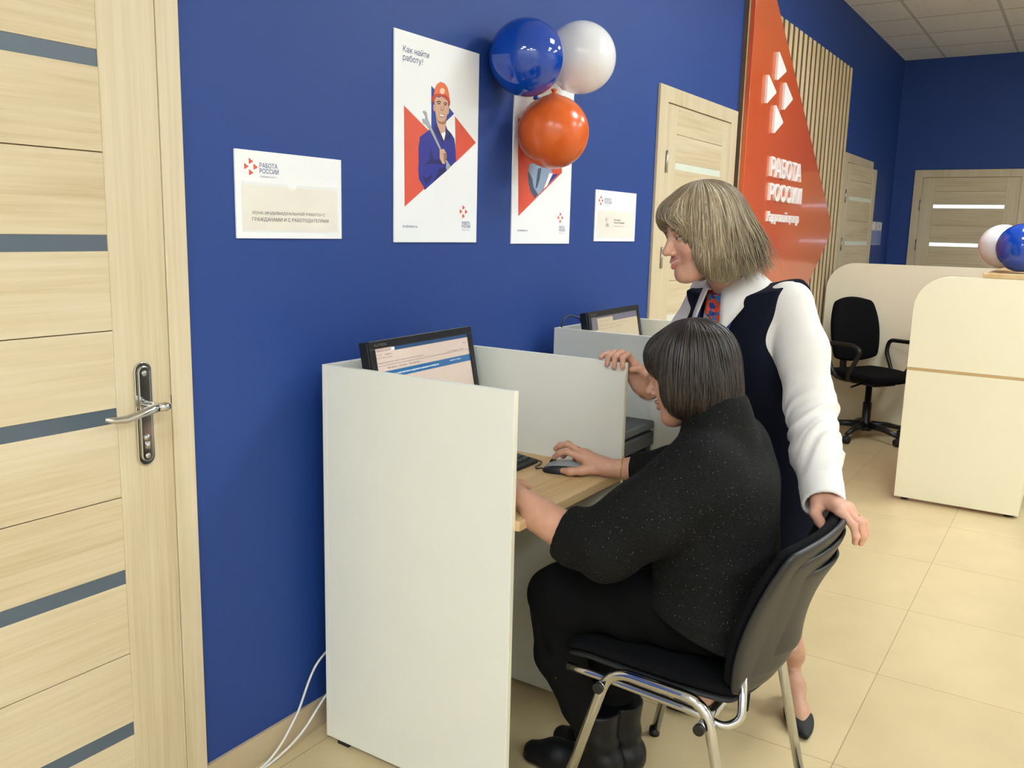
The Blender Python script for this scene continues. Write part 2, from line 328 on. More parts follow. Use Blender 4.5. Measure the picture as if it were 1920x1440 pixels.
ART1=[('red',[(0.0415,0.388),(0.3001,0.2573),(0.0459,0.1035)]),('red',[(0.2865,0.3861),(0.3998,0.3172),(0.2931,0.248)]),('blue',[(0.1672,0.4602),(0.281,0.3931),(0.1692,0.3159)]),('jacket',[(0.1576,0.3318),(0.1712,0.3389),(0.1904,0.3552),(0.2105,0.3326),(0.2309,0.307),(0.2371,0.3353),(0.2414,0.3463),(0.2688,0.3319),(0.2838,0.3187),(0.2888,0.3003),(0.2946,0.2509),(0.2438,0.2177),(0.1384,0.1553),(0.1358,0.1625),(0.1115,0.1845),(0.1071,0.2151),(0.109,0.2306),(0.1078,0.2739),(0.1145,0.3076)]),('jacketd',[(0.1904,0.3552),(0.197,0.352),(0.215,0.3278),(0.2309,0.307),(0.2266,0.2948),(0.2131,0.3067),(0.1843,0.3299)]),('jacketd',[(0.2389,0.3565),(0.2459,0.3441),(0.2688,0.3319),(0.2601,0.3111),(0.2331,0.3086),(0.2371,0.3327)]),('jacketd',[(0.1677,0.2791),(0.1812,0.2464),(0.2074,0.251),(0.2254,0.2364),(0.1726,0.2353),(0.1384,0.2302),(0.1596,0.2447)]),('jacketd',[(0.2079,0.222),(0.2346,0.2291),(0.2438,0.2177),(0.1864,0.1849)]),('jacketd',[(0.1282,0.1959),(0.1474,0.1918),(0.1731,0.2039),(0.169,0.1879),(0.1433,0.1733)]),('skin',[(0.1901,0.3719),(0.197,0.3494),(0.2105,0.3326),(0.2172,0.3275),(0.2362,0.3352),(0.2389,0.3565),(0.243,0.378)]),('white',[(0.2127,0.3297),(0.2185,0.3271),(0.2371,0.3353),(0.2372,0.3274),(0.2309,0.3078)]),('skin',[(0.1767,0.4063),(0.1822,0.4083),(0.186,0.3895),(0.1812,0.3884),(0.1764,0.3947)]),('skin',[(0.2482,0.4087),(0.2546,0.4082),(0.254,0.3924),(0.2487,0.387),(0.2441,0.3886)]),('skin',[(0.1819,0.43),(0.184,0.4072),(0.1869,0.387),(0.1914,0.3721),(0.2021,0.3634),(0.2179,0.3608),(0.232,0.3662),(0.2417,0.3778),(0.2468,0.3915),(0.2492,0.4075),(0.2491,0.4349)]),('skind',[(0.1901,0.3732),(0.2021,0.3634),(0.2179,0.3608),(0.232,0.3662),(0.2417,0.3778),(0.2402,0.3606),(0.2234,0.3543),(0.2035,0.3566)]),('skind',[(0.2144,0.4097),(0.2277,0.4096),(0.2279,0.3976),(0.2191,0.3934),(0.2112,0.3956)]),('skin',[(0.2153,0.4124),(0.2241,0.4122),(0.2252,0.3989),(0.2191,0.396),(0.2146,0.3981)]),('dark',[(0.1907,0.4173),(0.2024,0.4219),(0.2143,0.4198),(0.2143,0.4172),(0.2029,0.4183),(0.1925,0.4144)]),('dark',[(0.2258,0.4181),(0.2355,0.422),(0.2444,0.4195),(0.2436,0.4168),(0.2355,0.4189),(0.2267,0.4157)]),('dark',[(0.2104,0.4141),(0.2097,0.4149),(0.2078,0.4154),(0.2049,0.4154),(0.2018,0.4151),(0.1991,0.4143),(0.1971,0.4133),(0.1965,0.4124),(0.1972,0.4116),(0.1991,0.4111),(0.2019,0.411),(0.205,0.4114),(0.2078,0.4122),(0.2097,0.4131)]),('dark',[(0.241,0.4149),(0.2403,0.4157),(0.2386,0.4162),(0.2361,0.4163),(0.2333,0.4159),(0.2308,0.4152),(0.2291,0.4143),(0.2285,0.4133),(0.2291,0.4125),(0.2309,0.412),(0.2334,0.4119),(0.2361,0.4122),(0.2386,0.4129),(0.2404,0.4139)]),('lip',[(0.2017,0.3862),(0.2162,0.3837),(0.2339,0.3848),(0.2309,0.3787),(0.2186,0.3741),(0.2075,0.377)]),('white',[(0.2043,0.3844),(0.2162,0.3822),(0.2308,0.3828),(0.2282,0.3799),(0.2176,0.3771),(0.2088,0.3792)]),('helmet',[(0.1776,0.4294),(0.1792,0.4423),(0.1845,0.4558),(0.1951,0.4691),(0.2102,0.4774),(0.23,0.4756),(0.2445,0.4655),(0.2519,0.4497),(0.2563,0.432),(0.2487,0.4336),(0.2307,0.4377),(0.2087,0.4392),(0.1892,0.4355)]),('helmetd',[(0.1691,0.4283),(0.175,0.4326),(0.1891,0.4399),(0.213,0.4431),(0.2351,0.4427),(0.2522,0.4361),(0.2587,0.427),(0.258,0.4178),(0.2527,0.41),(0.2479,0.4257),(0.2308,0.4333),(0.2087,0.4356),(0.1892,0.4309),(0.1812,0.4209),(0.1814,0.4082),(0.1718,0.4159),(0.1666,0.419)]),('pale',[(0.2309,0.4533),(0.2296,0.457),(0.2261,0.4597),(0.2211,0.4607),(0.2157,0.46),(0.2108,0.4575),(0.2075,0.454),(0.2063,0.4499),(0.2076,0.4462),(0.211,0.4435),(0.216,0.4424),(0.2214,0.4432),(0.2264,0.4456),(0.2297,0.4492)]),('grey',[(0.1262,0.3818),(0.1345,0.3846),(0.1442,0.3807),(0.1482,0.3651),(0.1564,0.354),(0.1677,0.3398),(0.2157,0.282),(0.2069,0.2804),(0.1584,0.335),(0.1421,0.3461),(0.1308,0.3479),(0.1252,0.3594),(0.1306,0.3616),(0.1394,0.359),(0.1393,0.3687),(0.1317,0.3766)]),('skin',[(0.2083,0.2795),(0.2291,0.2831),(0.2405,0.2721),(0.2452,0.2619),(0.2366,0.2399),(0.2245,0.2377),(0.2096,0.2538)]),('skind',[(0.2271,0.271),(0.241,0.2709),(0.2452,0.2619),(0.2366,0.2399),(0.2297,0.25)]),('grey',[(0.2373,0.2506),(0.2455,0.2499),(0.2616,0.2364),(0.264,0.2312),(0.255,0.2284),(0.2447,0.2204),(0.2413,0.2296),(0.2425,0.2403)])]
ART2=[('red',[(0.0242,0.4276),(0.3361,0.2817),(0.3374,0.2631),(0.0422,0.0962)]),('suit',[(0.1095,0.2805),(0.0963,0.2502),(0.1042,0.2095),(0.1193,0.1836),(0.1484,0.1617),(0.2819,0.2391),(0.2614,0.2673),(0.2293,0.2893)]),('suitd',[(0.0994,0.2563),(0.0969,0.2385),(0.1042,0.2095),(0.1193,0.1836),(0.1484,0.1617),(0.17,0.1759),(0.1393,0.1995),(0.1284,0.2287)]),('suitd',[(0.1648,0.2667),(0.1882,0.2713),(0.1787,0.2317),(0.1627,0.2008),(0.1513,0.1942)]),('white',[(0.246,0.2571),(0.2708,0.2556),(0.2318,0.2093),(0.2105,0.1996)]),('blue',[(0.2685,0.2524),(0.3121,0.2583),(0.2364,0.2144)])]
# ---------------------------------------------------------------- things on the blue wall
INK = dict(red=RED, blue=BLUE, jacket=M('print_jacket_blue', '252C8C', 0.45), jacketd=M('print_jacket_dark', '191D5E', 0.45), skin=M('print_skin', 'CFA48A', 0.45), skind=M('print_skin_dark', '9B6E58', 0.45),
           white=M('print_white', 'F4F2F0', 0.45), dark=M('print_brown', '3B2A26', 0.5), lip=M('print_lip', 'A8645A', 0.5), helmet=M('print_helmet_orange', 'E0703E', 0.45), helmetd=M('print_helmet_red', 'B8432F', 0.45),
           pale=M('print_pale_orange', 'EBC6AE', 0.5), grey=M('print_steel', 'A3A6AB', 0.4), suit=M('print_suit', '8FA3BC', 0.45), suitd=M('print_suit_dark', '4A5468', 0.45))
def wall_logo(root, x, z, S, y): return flat('logo', logo_tris(x, z, S), RED, root, y, 0.0004)
def board(root, w, h, t=0.005): return MB().box(0, w, -t, 0, 0, h).build('board', BOARDW, root, 0.0008)
def lettering(root, body, x, z, mat, y, w=None, h=None, bold=0.0, **k):
    return text_mb(body, lambda u, v, d: (u, y - 0.0004 - d, v), x, z, w, h, bold, **k).build('lettering', mat, root)
def poster(x, z, art, label, group):
    t = thing('poster', label, 'poster', (x, 0, z), 0, group); board(t, 0.412, 0.592)
    names = dict(red='printed_triangle', blue='printed_triangle')
    seen = {}
    for i, (k, p) in enumerate(art):
        seen.setdefault(k, []); MB().prism(p, wallfn(-0.005), 0.0002, 0.0004 + i * 0.00006).build(names.get(k, 'printed_picture'), INK[k], t) if False else seen[k].append((i, p))
    tri = MB(); pic = MB(); mats = []; idx = []
    bm_parts = {}
    for i, (k, p) in enumerate(art):
        mb = tri if k in ('red', 'blue') else pic
        n0 = len(mb.f); mb.prism(p, wallfn(-0.005), 0.0, 0.0004 + i * 0.00006)
        bm_parts.setdefault(id(mb), []).append((n0, len(mb.f), k))
    for mb, nm in ((tri, 'printed_triangles'), (pic, 'printed_picture')):
        if not mb.f: continue
        o = mb.build(nm, None, t); ks = []
        for a, b, k in bm_parts[id(mb)]:
            if k not in ks: ks.append(k); o.data.materials.append(INK[k])
            for f in range(a, b): o.data.polygons[f].material_index = ks.index(k)
    return t
p1 = poster(1.983, 1.370, ART1, 'tall white poster of a worker in an orange helmet holding a wrench', 'job posters on the blue wall')
lettering(p1, 'Как найти\nработу?', 0.036, 0.507, NAVYTXT, -0.005, w=0.119, h=0.046, bold=0.003, line=0.95)
p2 = poster(2.6055, 1.3655, ART2, 'tall white poster half hidden behind the balloon cluster', 'job posters on the blue wall')
for p in (p1, p2):
    wall_logo(p, 0.318, 0.076, 0.042, -0.005)
    lettering(p, 'РАБОТА\nРОССИИ', 0.330, 0.046, NAVYTXT, -0.005, w=0.046, h=0.021, bold=0.010, line=0.85)
    lettering(p, 'Кадровый центр', 0.330, 0.037, GREYTXT, -0.005, w=0.042, h=0.005)
    lettering(p, 'trudvsem.ru', 0.036, 0.043, NAVYTXT, -0.005, w=0.068, h=0.009)
CLEAR = M('clear_plastic_pocket', 'F2EEE6', 0.15, alpha=0.12)
PAPER = M('paper', 'EDE7DD', 0.6)
def pocket(t, x0, x1, z0, z1, nx, nr=0.015):
    pts = [(x0, z0), (x1, z0), (x1, z1), (nx + nr, z1)] + [(nx + nr * math.cos(a), z1 - nr * math.sin(a)) for a in [PI * i / 10 for i in range(1, 10)]] + [(nx - nr, z1), (x0, z1)]
    MB().prism([(a + 0.004 * (1 if a == x0 else -1 if a == x1 else 0), b) for a, b in [(x0, z0 + 0.004), (x1, z0 + 0.004), (x1, z1 - 0.008), (x0, z1 - 0.008)]], wallfn(-0.005), 0, 0.0006).build('paper_insert', PAPER, t)
    MB().prism(pts, wallfn(-0.005), 0.002, 0.0035).build('clear_pocket', CLEAR, t, 0.0006)
s1 = thing('wall_sign', 'white wall sign reading individual work zone, beside the near door', 'sign', (1.415, 0, 1.379))
board(s1, 0.352, 0.207)
wall_logo(s1, 0.027, 0.148, 0.041, -0.005)
lettering(s1, 'РАБОТА\nРОССИИ', 0.073, 0.155, NAVYTXT, -0.005, w=0.060, h=0.025, bold=0.010, line=0.87)
lettering(s1, 'Кадровый центр', 0.074, 0.1445, GREYTXT, -0.005, w=0.050, h=0.006)
pocket(s1, 0.015, 0.335, 0.0155, 0.1335, 0.174, 0.0155)
lettering(s1, 'ЗОНА ИНДИВИДУАЛЬНОЙ РАБОТЫ С', 0.046, 0.0565, BLACKTXT, -0.0056, w=0.243, h=0.0105, bold=0.014)
lettering(s1, 'ГРАЖДАНАМИ И С РАБОТОДАТЕЛЯМИ', 0.046, 0.040, BLACKTXT, -0.0056, w=0.256, h=0.0105, bold=0.014)
s2 = thing('wall_sign', 'small white wall sign with a name card, between the balloons and the second door', 'sign', (3.225, 0, 1.375))
board(s2, 0.382, 0.207)
wall_logo(s2, 0.027, 0.144, 0.041, -0.005)
lettering(s2, 'РАБОТА\nРОССИИ', 0.078, 0.153, NAVYTXT, -0.005, w=0.064, h=0.024, bold=0.010, line=0.87)
lettering(s2, 'Кадровый центр', 0.079, 0.143, GREYTXT, -0.005, w=0.05, h=0.005)
pocket(s2, 0.016, 0.366, 0.014, 0.131, 0.19, 0.014)
wall_logo(s2, 0.090, 0.078, 0.022, -0.0056)
lettering(s2, 'РАБОТА\nРОССИИ', 0.098, 0.060, NAVYTXT, -0.0056, w=0.026, h=0.013, bold=0.010, line=0.87)
lettering(s2, 'Хотынева\nЕлена Юрьевна', 0.170, 0.072, BLACKTXT, -0.0056, w=0.10, h=0.022, bold=0.01)
lettering(s2, 'зам. начальника филиала', 0.165, 0.060, INK['red'], -0.0056, w=0.11, h=0.006)
# paper holder in the far corner
s3 = thing('wall_organizer', 'clear two-column paper holder on the blue wall beside the far corner', 'paper holder', (8.62, 0, 1.35))
MB().box(0, 0.52, -0.003, 0, 0, 0.215).build('back_sheet', M('pale_acrylic', 'B9C3DE', 0.3), s3)
for x in (0.02, 0.275):
    MB().box(x, x + 0.225, -0.008, -0.004, 0.01, 0.13).build('pocket', M('frosted_pocket', '8193C4', 0.3), s3)
    MB().box(x + 0.02, x + 0.205, -0.0042, -0.0032, 0.14, 0.205).build('paper_sheet', PAPER, s3)
lettering(s3, 'ПВ', 0.35, 0.155, NAVYTXT, -0.0043, w=0.07, h=0.035)

# orange company sign on the slatted panel
SLATW = wood('pale_slat_wood', 'E3CFA6', 'D6BE92', 'BFA273', 2)
SLATD = M('dark_slat_backing', '5E4634', 0.7)
sp = thing('slat_panel', 'tall vertical slatted wood panel with dark backing on the blue wall', 'wall panel', (4.86, 0, 0.02))
MB().box(0, 2.43, -0.024, -0.0005, 0, 2.665).build('backing_board', SLATD, sp)
nsl = 23
for i in range(nsl):
    x = 0.0 + i * (2.43 - 0.056) / (nsl - 1)
    MB().box(x, x + 0.056, -0.030, -0.0245, 0, 2.665).build('slat', SLATW, sp, 0.001)
cs = thing('company_sign', 'big orange arrow-shaped board with raised white letters over the slats', 'sign', (0, 0, 0))
fn = wallfn(-0.031)
MB().prism([(4.865, 0.06), (6.30, 1.03), (6.50, 1.19), (6.88, 1.42), (6.93, 1.49), (6.87, 1.55), (4.865, 3.0)][:1] + [(6.30, 1.02), (6.87, 1.40), (6.925, 1.475), (6.87, 1.55), (4.865, 2.985)], fn, 0, 0.027).build('orange_board', ORANGE, cs, 0.002)
fn2 = wallfn(-0.058)
for a, b, c in (((5.279, 2.465), (5.459, 2.378), (5.279, 2.296)), ((5.115, 2.313), (5.292, 2.234), (5.115, 2.146)), ((5.452, 2.320), (5.630, 2.240), (5.452, 2.150)), ((5.293, 2.170), (5.468, 2.085), (5.293, 2.000))):
    MB().prism(tri_round(a, b, c, 0.1), fn2, 0, 0.016).build('emblem_triangle', SIGNWHITE, cs, 0.001)
text_mb('РАБОТА', fn2, 5.30, 1.760, 0.660, 0.117, 0.012, 0.014).build('raised_letters', SIGNWHITE, cs)
text_mb('РОССИИ', fn2, 5.31, 1.620, 0.695, 0.105, 0.012, 0.014).build('raised_letters', SIGNWHITE, cs)
text_mb('Кадровый центр', fn2, 5.31, 1.483, 0.685, 0.078, 0.006, 0.010).build('raised_letters', SIGNWHITE, cs)

# ---------------------------------------------------------------- balloons
BBLUE = M('blue_balloon_rubber', '0A40A6', 0.08, coat=0.4, var=0.03); BORANGE = M('orange_balloon_rubber', 'DE6426', 0.22, var=0.03); BWHITE = M('white_balloon_rubber', 'E4E2E4', 0.16, var=0.02)
def balloon(c, r, mat, tail, label, group):
    t = thing('balloon', label, 'balloon', c, 0, group)
    a = Vector(tail).normalized(); q = Vector((0, 0, 1)).rotation_difference(a)
    prof = [(0.001, -1.0)] + [(math.sin(u) * (1.0 if u < PI / 2 else 1 - 0.02 * (u - PI / 2)), -math.cos(u)) for u in [PI * i / 28 for i in range(1, 26)]] + [(0.16, 1.03), (0.07, 1.09), (0.05, 1.12)]
    MB().lathe([(p * r, h * r) for p, h in prof], lambda x, y, h: tuple(q @ Vector((x, y, h))), 40).build('skin', mat, t)
    MB().lathe([(0.03 * r, 1.10 * r), (0.075 * r, 1.15 * r), (0.09 * r, 1.19 * r), (0.05 * r, 1.17 * r)], lambda x, y, h: tuple(q @ Vector((x, y, h))), 16).build('knot', mat, t)
    return t
balloon((2.490, -0.1225, 1.957), 0.121, BBLUE, (0.6, 0.1, -0.75), 'glossy blue balloon at the top left of the wall cluster', 'balloons on the blue wall')
balloon((2.836, -0.129, 2.013), 0.1225, BWHITE, (-0.6, 0.1, -0.75), 'white balloon at the top right of the wall cluster', 'balloons on the blue wall')
balloon((2.662, -0.128, 1.744), 0.122, BORANGE, (0.15, 0.1, 0.95), 'orange balloon at the bottom of the wall cluster', 'balloons on the blue wall')

# ---------------------------------------------------------------- booths
def make_booth(label):
    t = thing('booth', label, 'study booth', (0, 0, 0), 0, 'white computer booths along the wall')
    W, D, T, Z = 0.582, 0.594, 0.016, 1.06
    def panel(name, x0, x1, y0, y1, z0, z1, par=t, m=CREAM): return MB().box(x0, x1, y0, y1, z0, z1).build(name, m, par, 0.0012)
    panel('back_panel', 0, W, -T, 0, 0.012, Z)
    for x in (0, W - T):
        p = panel('side_panel', x, x + T, -D, -T - 0.0005, 0.012, Z)
        for y in (-0.06, -D + 0.06): MB().box(x + 0.002, x + T - 0.002, y - 0.02, y + 0.02, 0, 0.0125).build('glide', BLACKP, p)
        panel('edge_band', x + 0.0006, x + T - 0.0006, -D - 0.0012, -D, 0.012, Z, p, CREAMEDGE)
    panel('modesty_panel', T, W - T, -T - 0.02, -T - 0.004, 0.30, 0.72)
    d = MB().box(T, W - T, -D - 0.012, -T - 0.001, 0.731, 0.755).build('desktop', BEECH, t, 0.001)
    return t
booth1 = make_booth('white computer booth nearest the camera, where the seated woman works'); booth1.location = (1.6214, -0.0702, 0)
booth2 = copy_tree(booth1); booth2['label'] = 'second white computer booth, beyond the first one along the blue wall'; booth2.location = (2.8125, -0.0702, 0)

# monitors
SCR = dict(page=M('screen_page', 'CDB9AB', 0.3, emit=0.30), bar=M('screen_tab_bar', '2E4C70', 0.3, emit=0.35), banner=M('screen_banner', '2A5F8C', 0.3, emit=0.4), ink=M('screen_text', '7A6A6A', 0.3, emit=0.1), wht=M('screen_white', 'E8EEF4', 0.3, emit=0.5),
           page2=M('screen_page_dim', 'B8A98E', 0.3, emit=0.2), bar2=M('screen_tab_bar_dim', '6A6674', 0.3, emit=0.12), teal=M('screen_teal', '7FA6B0', 0.3, emit=0.3))
def monitor(label, loc, rz, tilt, w, h, brand, dim=False):
    t = thing('computer_monitor', label, 'monitor', loc, rz, 'computer monitors in the booths')
    R = Matrix.Rotation(tilt, 4, 'X'); zc = 0.375 - 0.11
    def T(x, y, z): return tuple(R @ Vector((x, y, z)) + Vector((0, 0, 0.072)))
    b = 0.021
    hs = MB(); hs.prism([(-w / 2, 0), (w / 2, 0), (w / 2, h), (-w / 2, h)], lambda u, v, d: T(u, d, v), 0.0, 0.03)
    hs.prism([(-w / 2 + .05, 0.03), (w / 2 - .05, 0.03), (w / 2 - .05, h - 0.03), (-w / 2 + .05, h - 0.03)], lambda u, v, d: T(u, d, v), 0.0301, 0.055)
    hs.build('housing', BLACKP, t, 0.004)
    bz = MB()
    for x0, x1, z0, z1 in ((-w / 2, w / 2, h - b, h), (-w / 2, w / 2, 0, b * 1.5), (-w / 2, -w / 2 + b, b * 1.5, h - b), (w / 2 - b, w / 2, b * 1.5, h - b)):
        bz.prism([(x0, z0), (x1, z0), (x1, z1), (x0, z1)], lambda u, v, d: T(u, d, v), -0.006, -0.0002)
    bz.build('bezel', BLACKP, t, 0.0015)
    sx0, sx1, sz0, sz1 = -w / 2 + b, w / 2 - b, b * 1.5, h - b
    sw, sh = sx1 - sx0, sz1 - sz0
    scr = MB().prism([(sx0, sz0), (sx1, sz0), (sx1, sz1), (sx0, sz1)], lambda u, v, d: T(u, d, v), -0.0012, -0.0004).build('screen', SCR['page2' if dim else 'page'], t)
    kv = 1.0 if dim else 0.56
    def el(name, u0, u1, v0, v1, k, lift=0.0016):
        v0, v1 = v0 * kv, v1 * kv
        MB().prism([(sx0 + u0 * sw, sz1 - v1 * sh), (sx0 + u1 * sw, sz1 - v1 * sh), (sx0 + u1 * sw, sz1 - v0 * sh), (sx0 + u0 * sw, sz1 - v0 * sh)], lambda u, v, d: T(u, d, v), -lift, -0.0013).build(name, SCR[k], scr)
    def tx(body, u0, v1, hh, k, wd=None, bold=0.0):
        text_mb(body, lambda u, v, d: T(u, -0.0021, v), sx0 + u0 * sw, sz1 - v1 * kv * sh, wd * sw if wd else None, hh * sh * (0.3 + 0.7 * kv) * 0.85, bold).build('screen_lettering', SCR[k], scr)
    if dim:
        el('tab_bar', 0, 1, 0, 0.10, 'bar2'); el('tab', 0.13, 0.45, 0.03, 0.102, 'page2', 0.0019); el('side_strip', 0, 0.13, 0.10, 0.2, 'bar2')
        for u, v, wd in ((0.17, 0.085, 0.2), (0.15, 0.155, 0.35), (0.55, 0.15, 0.2), (0.15, 0.205, 0.5)): tx('Обычный текст страницы', u, v, 0.02, 'ink', wd)
    else:
        el('tab_bar', 0.17, 1, 0, 0.075, 'bar'); el('tab_button', 0.165, 0.19, 0.012, 0.068, 'wht', 0.0019)
        tx('Работа в России', 0.02, 0.062, 0.03, 'ink', 0.13); tx('trudvsem.ru', 0.09, 0.135, 0.028, 'ink', 0.07); tx('< > C', 0.01, 0.135, 0.03, 'ink', 0.05); tx('Почта  Карты  Поиск', 0.01, 0.19, 0.026, 'ink', 0.15)
        tx('Информационный портал вакансий и работодателей', 0.01, 0.285, 0.028, 'ink', 0.46); el('rule', 0, 1, 0.318, 0.324, 'ink')
        tx('Войти', 0.93, 0.19, 0.026, 'ink', 0.04); tx('Санкт-Петербург', 0.74, 0.31, 0.028, 'ink', 0.12); tx('Вход', 0.88, 0.305, 0.03, 'ink', 0.05)
        tx('Все сервисы', 0.1, 0.395, 0.034, 'ink', 0.09, 0.015); tx('Поиск работы', 0.21, 0.395, 0.034, 'ink', 0.08, 0.015); tx('Поиск работника', 0.31, 0.395, 0.034, 'ink', 0.11, 0.015)
        el('banner', 0, 1, 0.43, 0.565, 'banner'); tx('Единый сервис электронного кадрового документооборота', 0.02, 0.525, 0.04, 'wht', 0.6, 0.015); tx('Подробнее о сервисе', 0.75, 0.50, 0.03, 'wht', 0.13)
        MB().prism([(sx0 + .72 * sw, sz1 - .62 * sh), (sx0 + .84 * sw, sz1 - .62 * sh), (sx0 + .72 * sw, sz1 - .50 * sh)], lambda u, v, d: T(u, d, v), -0.0016, -0.0013).build('printed_arrow', SCR['teal'], scr)
    text_mb(brand, lambda u, v, d: T(u, -0.0066, v), -w / 2 + 0.018, h - 0.0155, 0.05, 0.007, 0.02).build('maker_lettering', STEEL, t)
    MB().prism(rounded(-0.11, 0.11, -0.02, 0.125, 0.05), lambda u, v, d: (u, v, d), 0, 0.014).build('base', BLACKP, t, 0.003)
    MB().prism([(-0.03, 0.03), (0.03, 0.03), (0.03, 0.06), (-0.03, 0.06)], lambda u, v, d: (u, v, d), 0.012, 0.20).build('stand_neck', BLACKP, t, 0.004)
    return t
mon1 = monitor('black monitor showing a blue and white web page inside the nearest booth', (1.893, -0.245, 0.756), math.radians(4), math.radians(-11), 0.487, 0.305, 'FLATRON')
mon2 = monitor('black monitor with a dim grey page inside the second booth', (3.082, -0.235, 0.756), math.radians(3), math.radians(-11), 0.487, 0.30, 'FLATRON', True)
cb = MB().tube([(2.84, -0.120, 0.77), (2.836, -0.1, 1.0), (2.846, -0.082, 1.066), (2.875, -0.077, 1.092), (2.905, -0.085, 1.10), (2.93, -0.11, 1.09), (2.95, -0.13, 1.04)], 0.0035, 8).build('monitor_cable', BLACKP)
tag(cb, 'thin black cable looping over the back of the second booth', 'cable')

# keyboard and mouse
kb = thing('keyboard', 'black computer keyboard on the beech desktop of the nearest booth', 'keyboard', (1.886, -0.366, 0.7555), math.radians(1))
MB().prism([(-0.08, 0), (0.08, 0), (0.08, 0.022), (0.06, 0.026), (-0.06, 0.013), (-0.08, 0.010)], lambda u, v, d: (d, u, v), -0.218, 0.218).build('body', BLACKM, kb, 0.003)
rest = MB(); nkey = 0
for c in range(19, -1, -1):
    for r in range(6):
        if r == 0 and 3 < c < 9: continue
        x = -0.207 + c * 0.0207; y = -0.060 + r * 0.021; z = 0.0125 + (y + 0.06) / 0.12 * 0.0125
        if nkey < 100: MB().box(x, x + 0.017, y, y + 0.017, z, z + 0.006).build('key', GREYP, kb, 0.0015)
        else: rest.box(x, x + 0.017, y, y + 0.017, z, z + 0.006)
        nkey += 1
rest.box(-0.207 + 4 * 0.0207, -0.207 + 9 * 0.0207 - 0.004, -0.06, -0.043, 0.0125, 0.0185)
rest.build('key_block', GREYP, kb, 0.0015)['kind'] = 'stuff'
ms = thing('computer_mouse', 'grey and black wired mouse under the seated woman\'s right hand', 'mouse', (2.065, -0.545, 0.7555), math.radians(20))
def dome(name, mat, par, L, Wd, Hh, x0=-1, x1=1, z0=0.0, k=1.0):
    mb = MB(); n = 18; m = 10; vs = []; fs = []
    for i in range(n + 1):
        u = x0 + (x1 - x0) * i / n
        wl = Wd * (max(0.02, 1 - abs(u) ** 3.2)) ** 0.5; hl = Hh * max(0.05, (1 - (abs(u + 0.15) / 1.15) ** 2.4)) ** 0.6
        for j in range(m + 1):
            a = PI * j / m; vs.append((wl * k * math.cos(a), u * L * k, z0 + (hl * math.sin(a)) * k))
    for i in range(n):
        for j in range(m): fs.append((i * (m + 1) + j, i * (m + 1) + j + 1, (i + 1) * (m + 1) + j + 1, (i + 1) * (m + 1) + j))
    fs += [tuple(i * (m + 1) for i in range(n + 1))] if False else []
    mb.add(vs, fs, True); return mb.build(name, mat, par)
dome('mouse_body', BLACKP, ms, 0.056, 0.030, 0.031)
dome('grey_shell', M('silver_grey_plastic', '8E9094', 0.35), ms, 0.055, 0.0265, 0.0352, -0.97, 0.93)
MB().lathe([(0.011, -0.003), (0.012, 0), (0.011, 0.003)], lambda a, b, h: (h, 0.026 + a * 0.9, 0.026 + b * 0.9), 16).build('scroll_wheel', BLACKM, ms)
mc = MB().tube([(2.046, -0.493, 0.762), (2.040, -0.475, 0.759), (2.058, -0.462, 0.7585), (2.085, -0.460, 0.7585), (2.112, -0.450, 0.7585), (2.125, -0.42, 0.7585), (2.13, -0.36, 0.7585), (2.155, -0.30, 0.7585), (2.15, -0.15, 0.7585)], 0.0021, 8)
mc.build('mouse_cord', BLACKP, None)
o = bpy.data.objects['mouse_cord']; o.parent = ms; o.matrix_parent_inverse = (Matrix.Translation(ms.location) @ Matrix.Rotation(math.radians(20), 4, 'Z')).inverted()

# dark office printer between the booths
pr = thing('office_printer', 'dark grey floor-standing office printer between the two white booths', 'printer', (2.505, -0.30, 0))
MB().box(-0.285, 0.285, -0.20, 0.20, 0.745, 0.772).build('lid', GREYP, pr, 0.006)
MB().box(-0.28, 0.28, -0.185, 0.195, 0.735, 0.7445).build('lid_gap', BLACKP, pr)
MB().box(-0.285, 0.285, -0.20, 0.20, 0.685, 0.7345).build('scanner_body', BLACKM, pr, 0.006)
MB().box(-0.26, 0.26, -0.12, 0.19, 0.58, 0.6845).build('output_bay', BLACKP, pr)
for a in (-0.285, 0.255): MB().box(a, a + 0.03, -0.19, 0.20, 0.58, 0.6845).build('bay_cheek', BLACKM, pr, 0.003)
MB().box(-0.285, 0.285, -0.20, 0.20, 0.05, 0.5795).build('cabinet_body', BLACKM, pr, 0.006)
for z in (0.09, 0.25, 0.41): MB().box(-0.265, 0.265, -0.208, -0.2005, z, z + 0.14).build('paper_drawer', GREYP, pr, 0.003)
for x in (-0.23, 0.23):
    for y in (-0.15, 0.15): MB().lathe([(0.025, -0.012), (0.025, 0.012)], lambda a, b, h: (x + h, y + a, 0.0255 + b), 14).box(x - 0.01, x + 0.01, y - 0.01, y + 0.01, 0.03, 0.051).build('caster', BLACKP, pr)

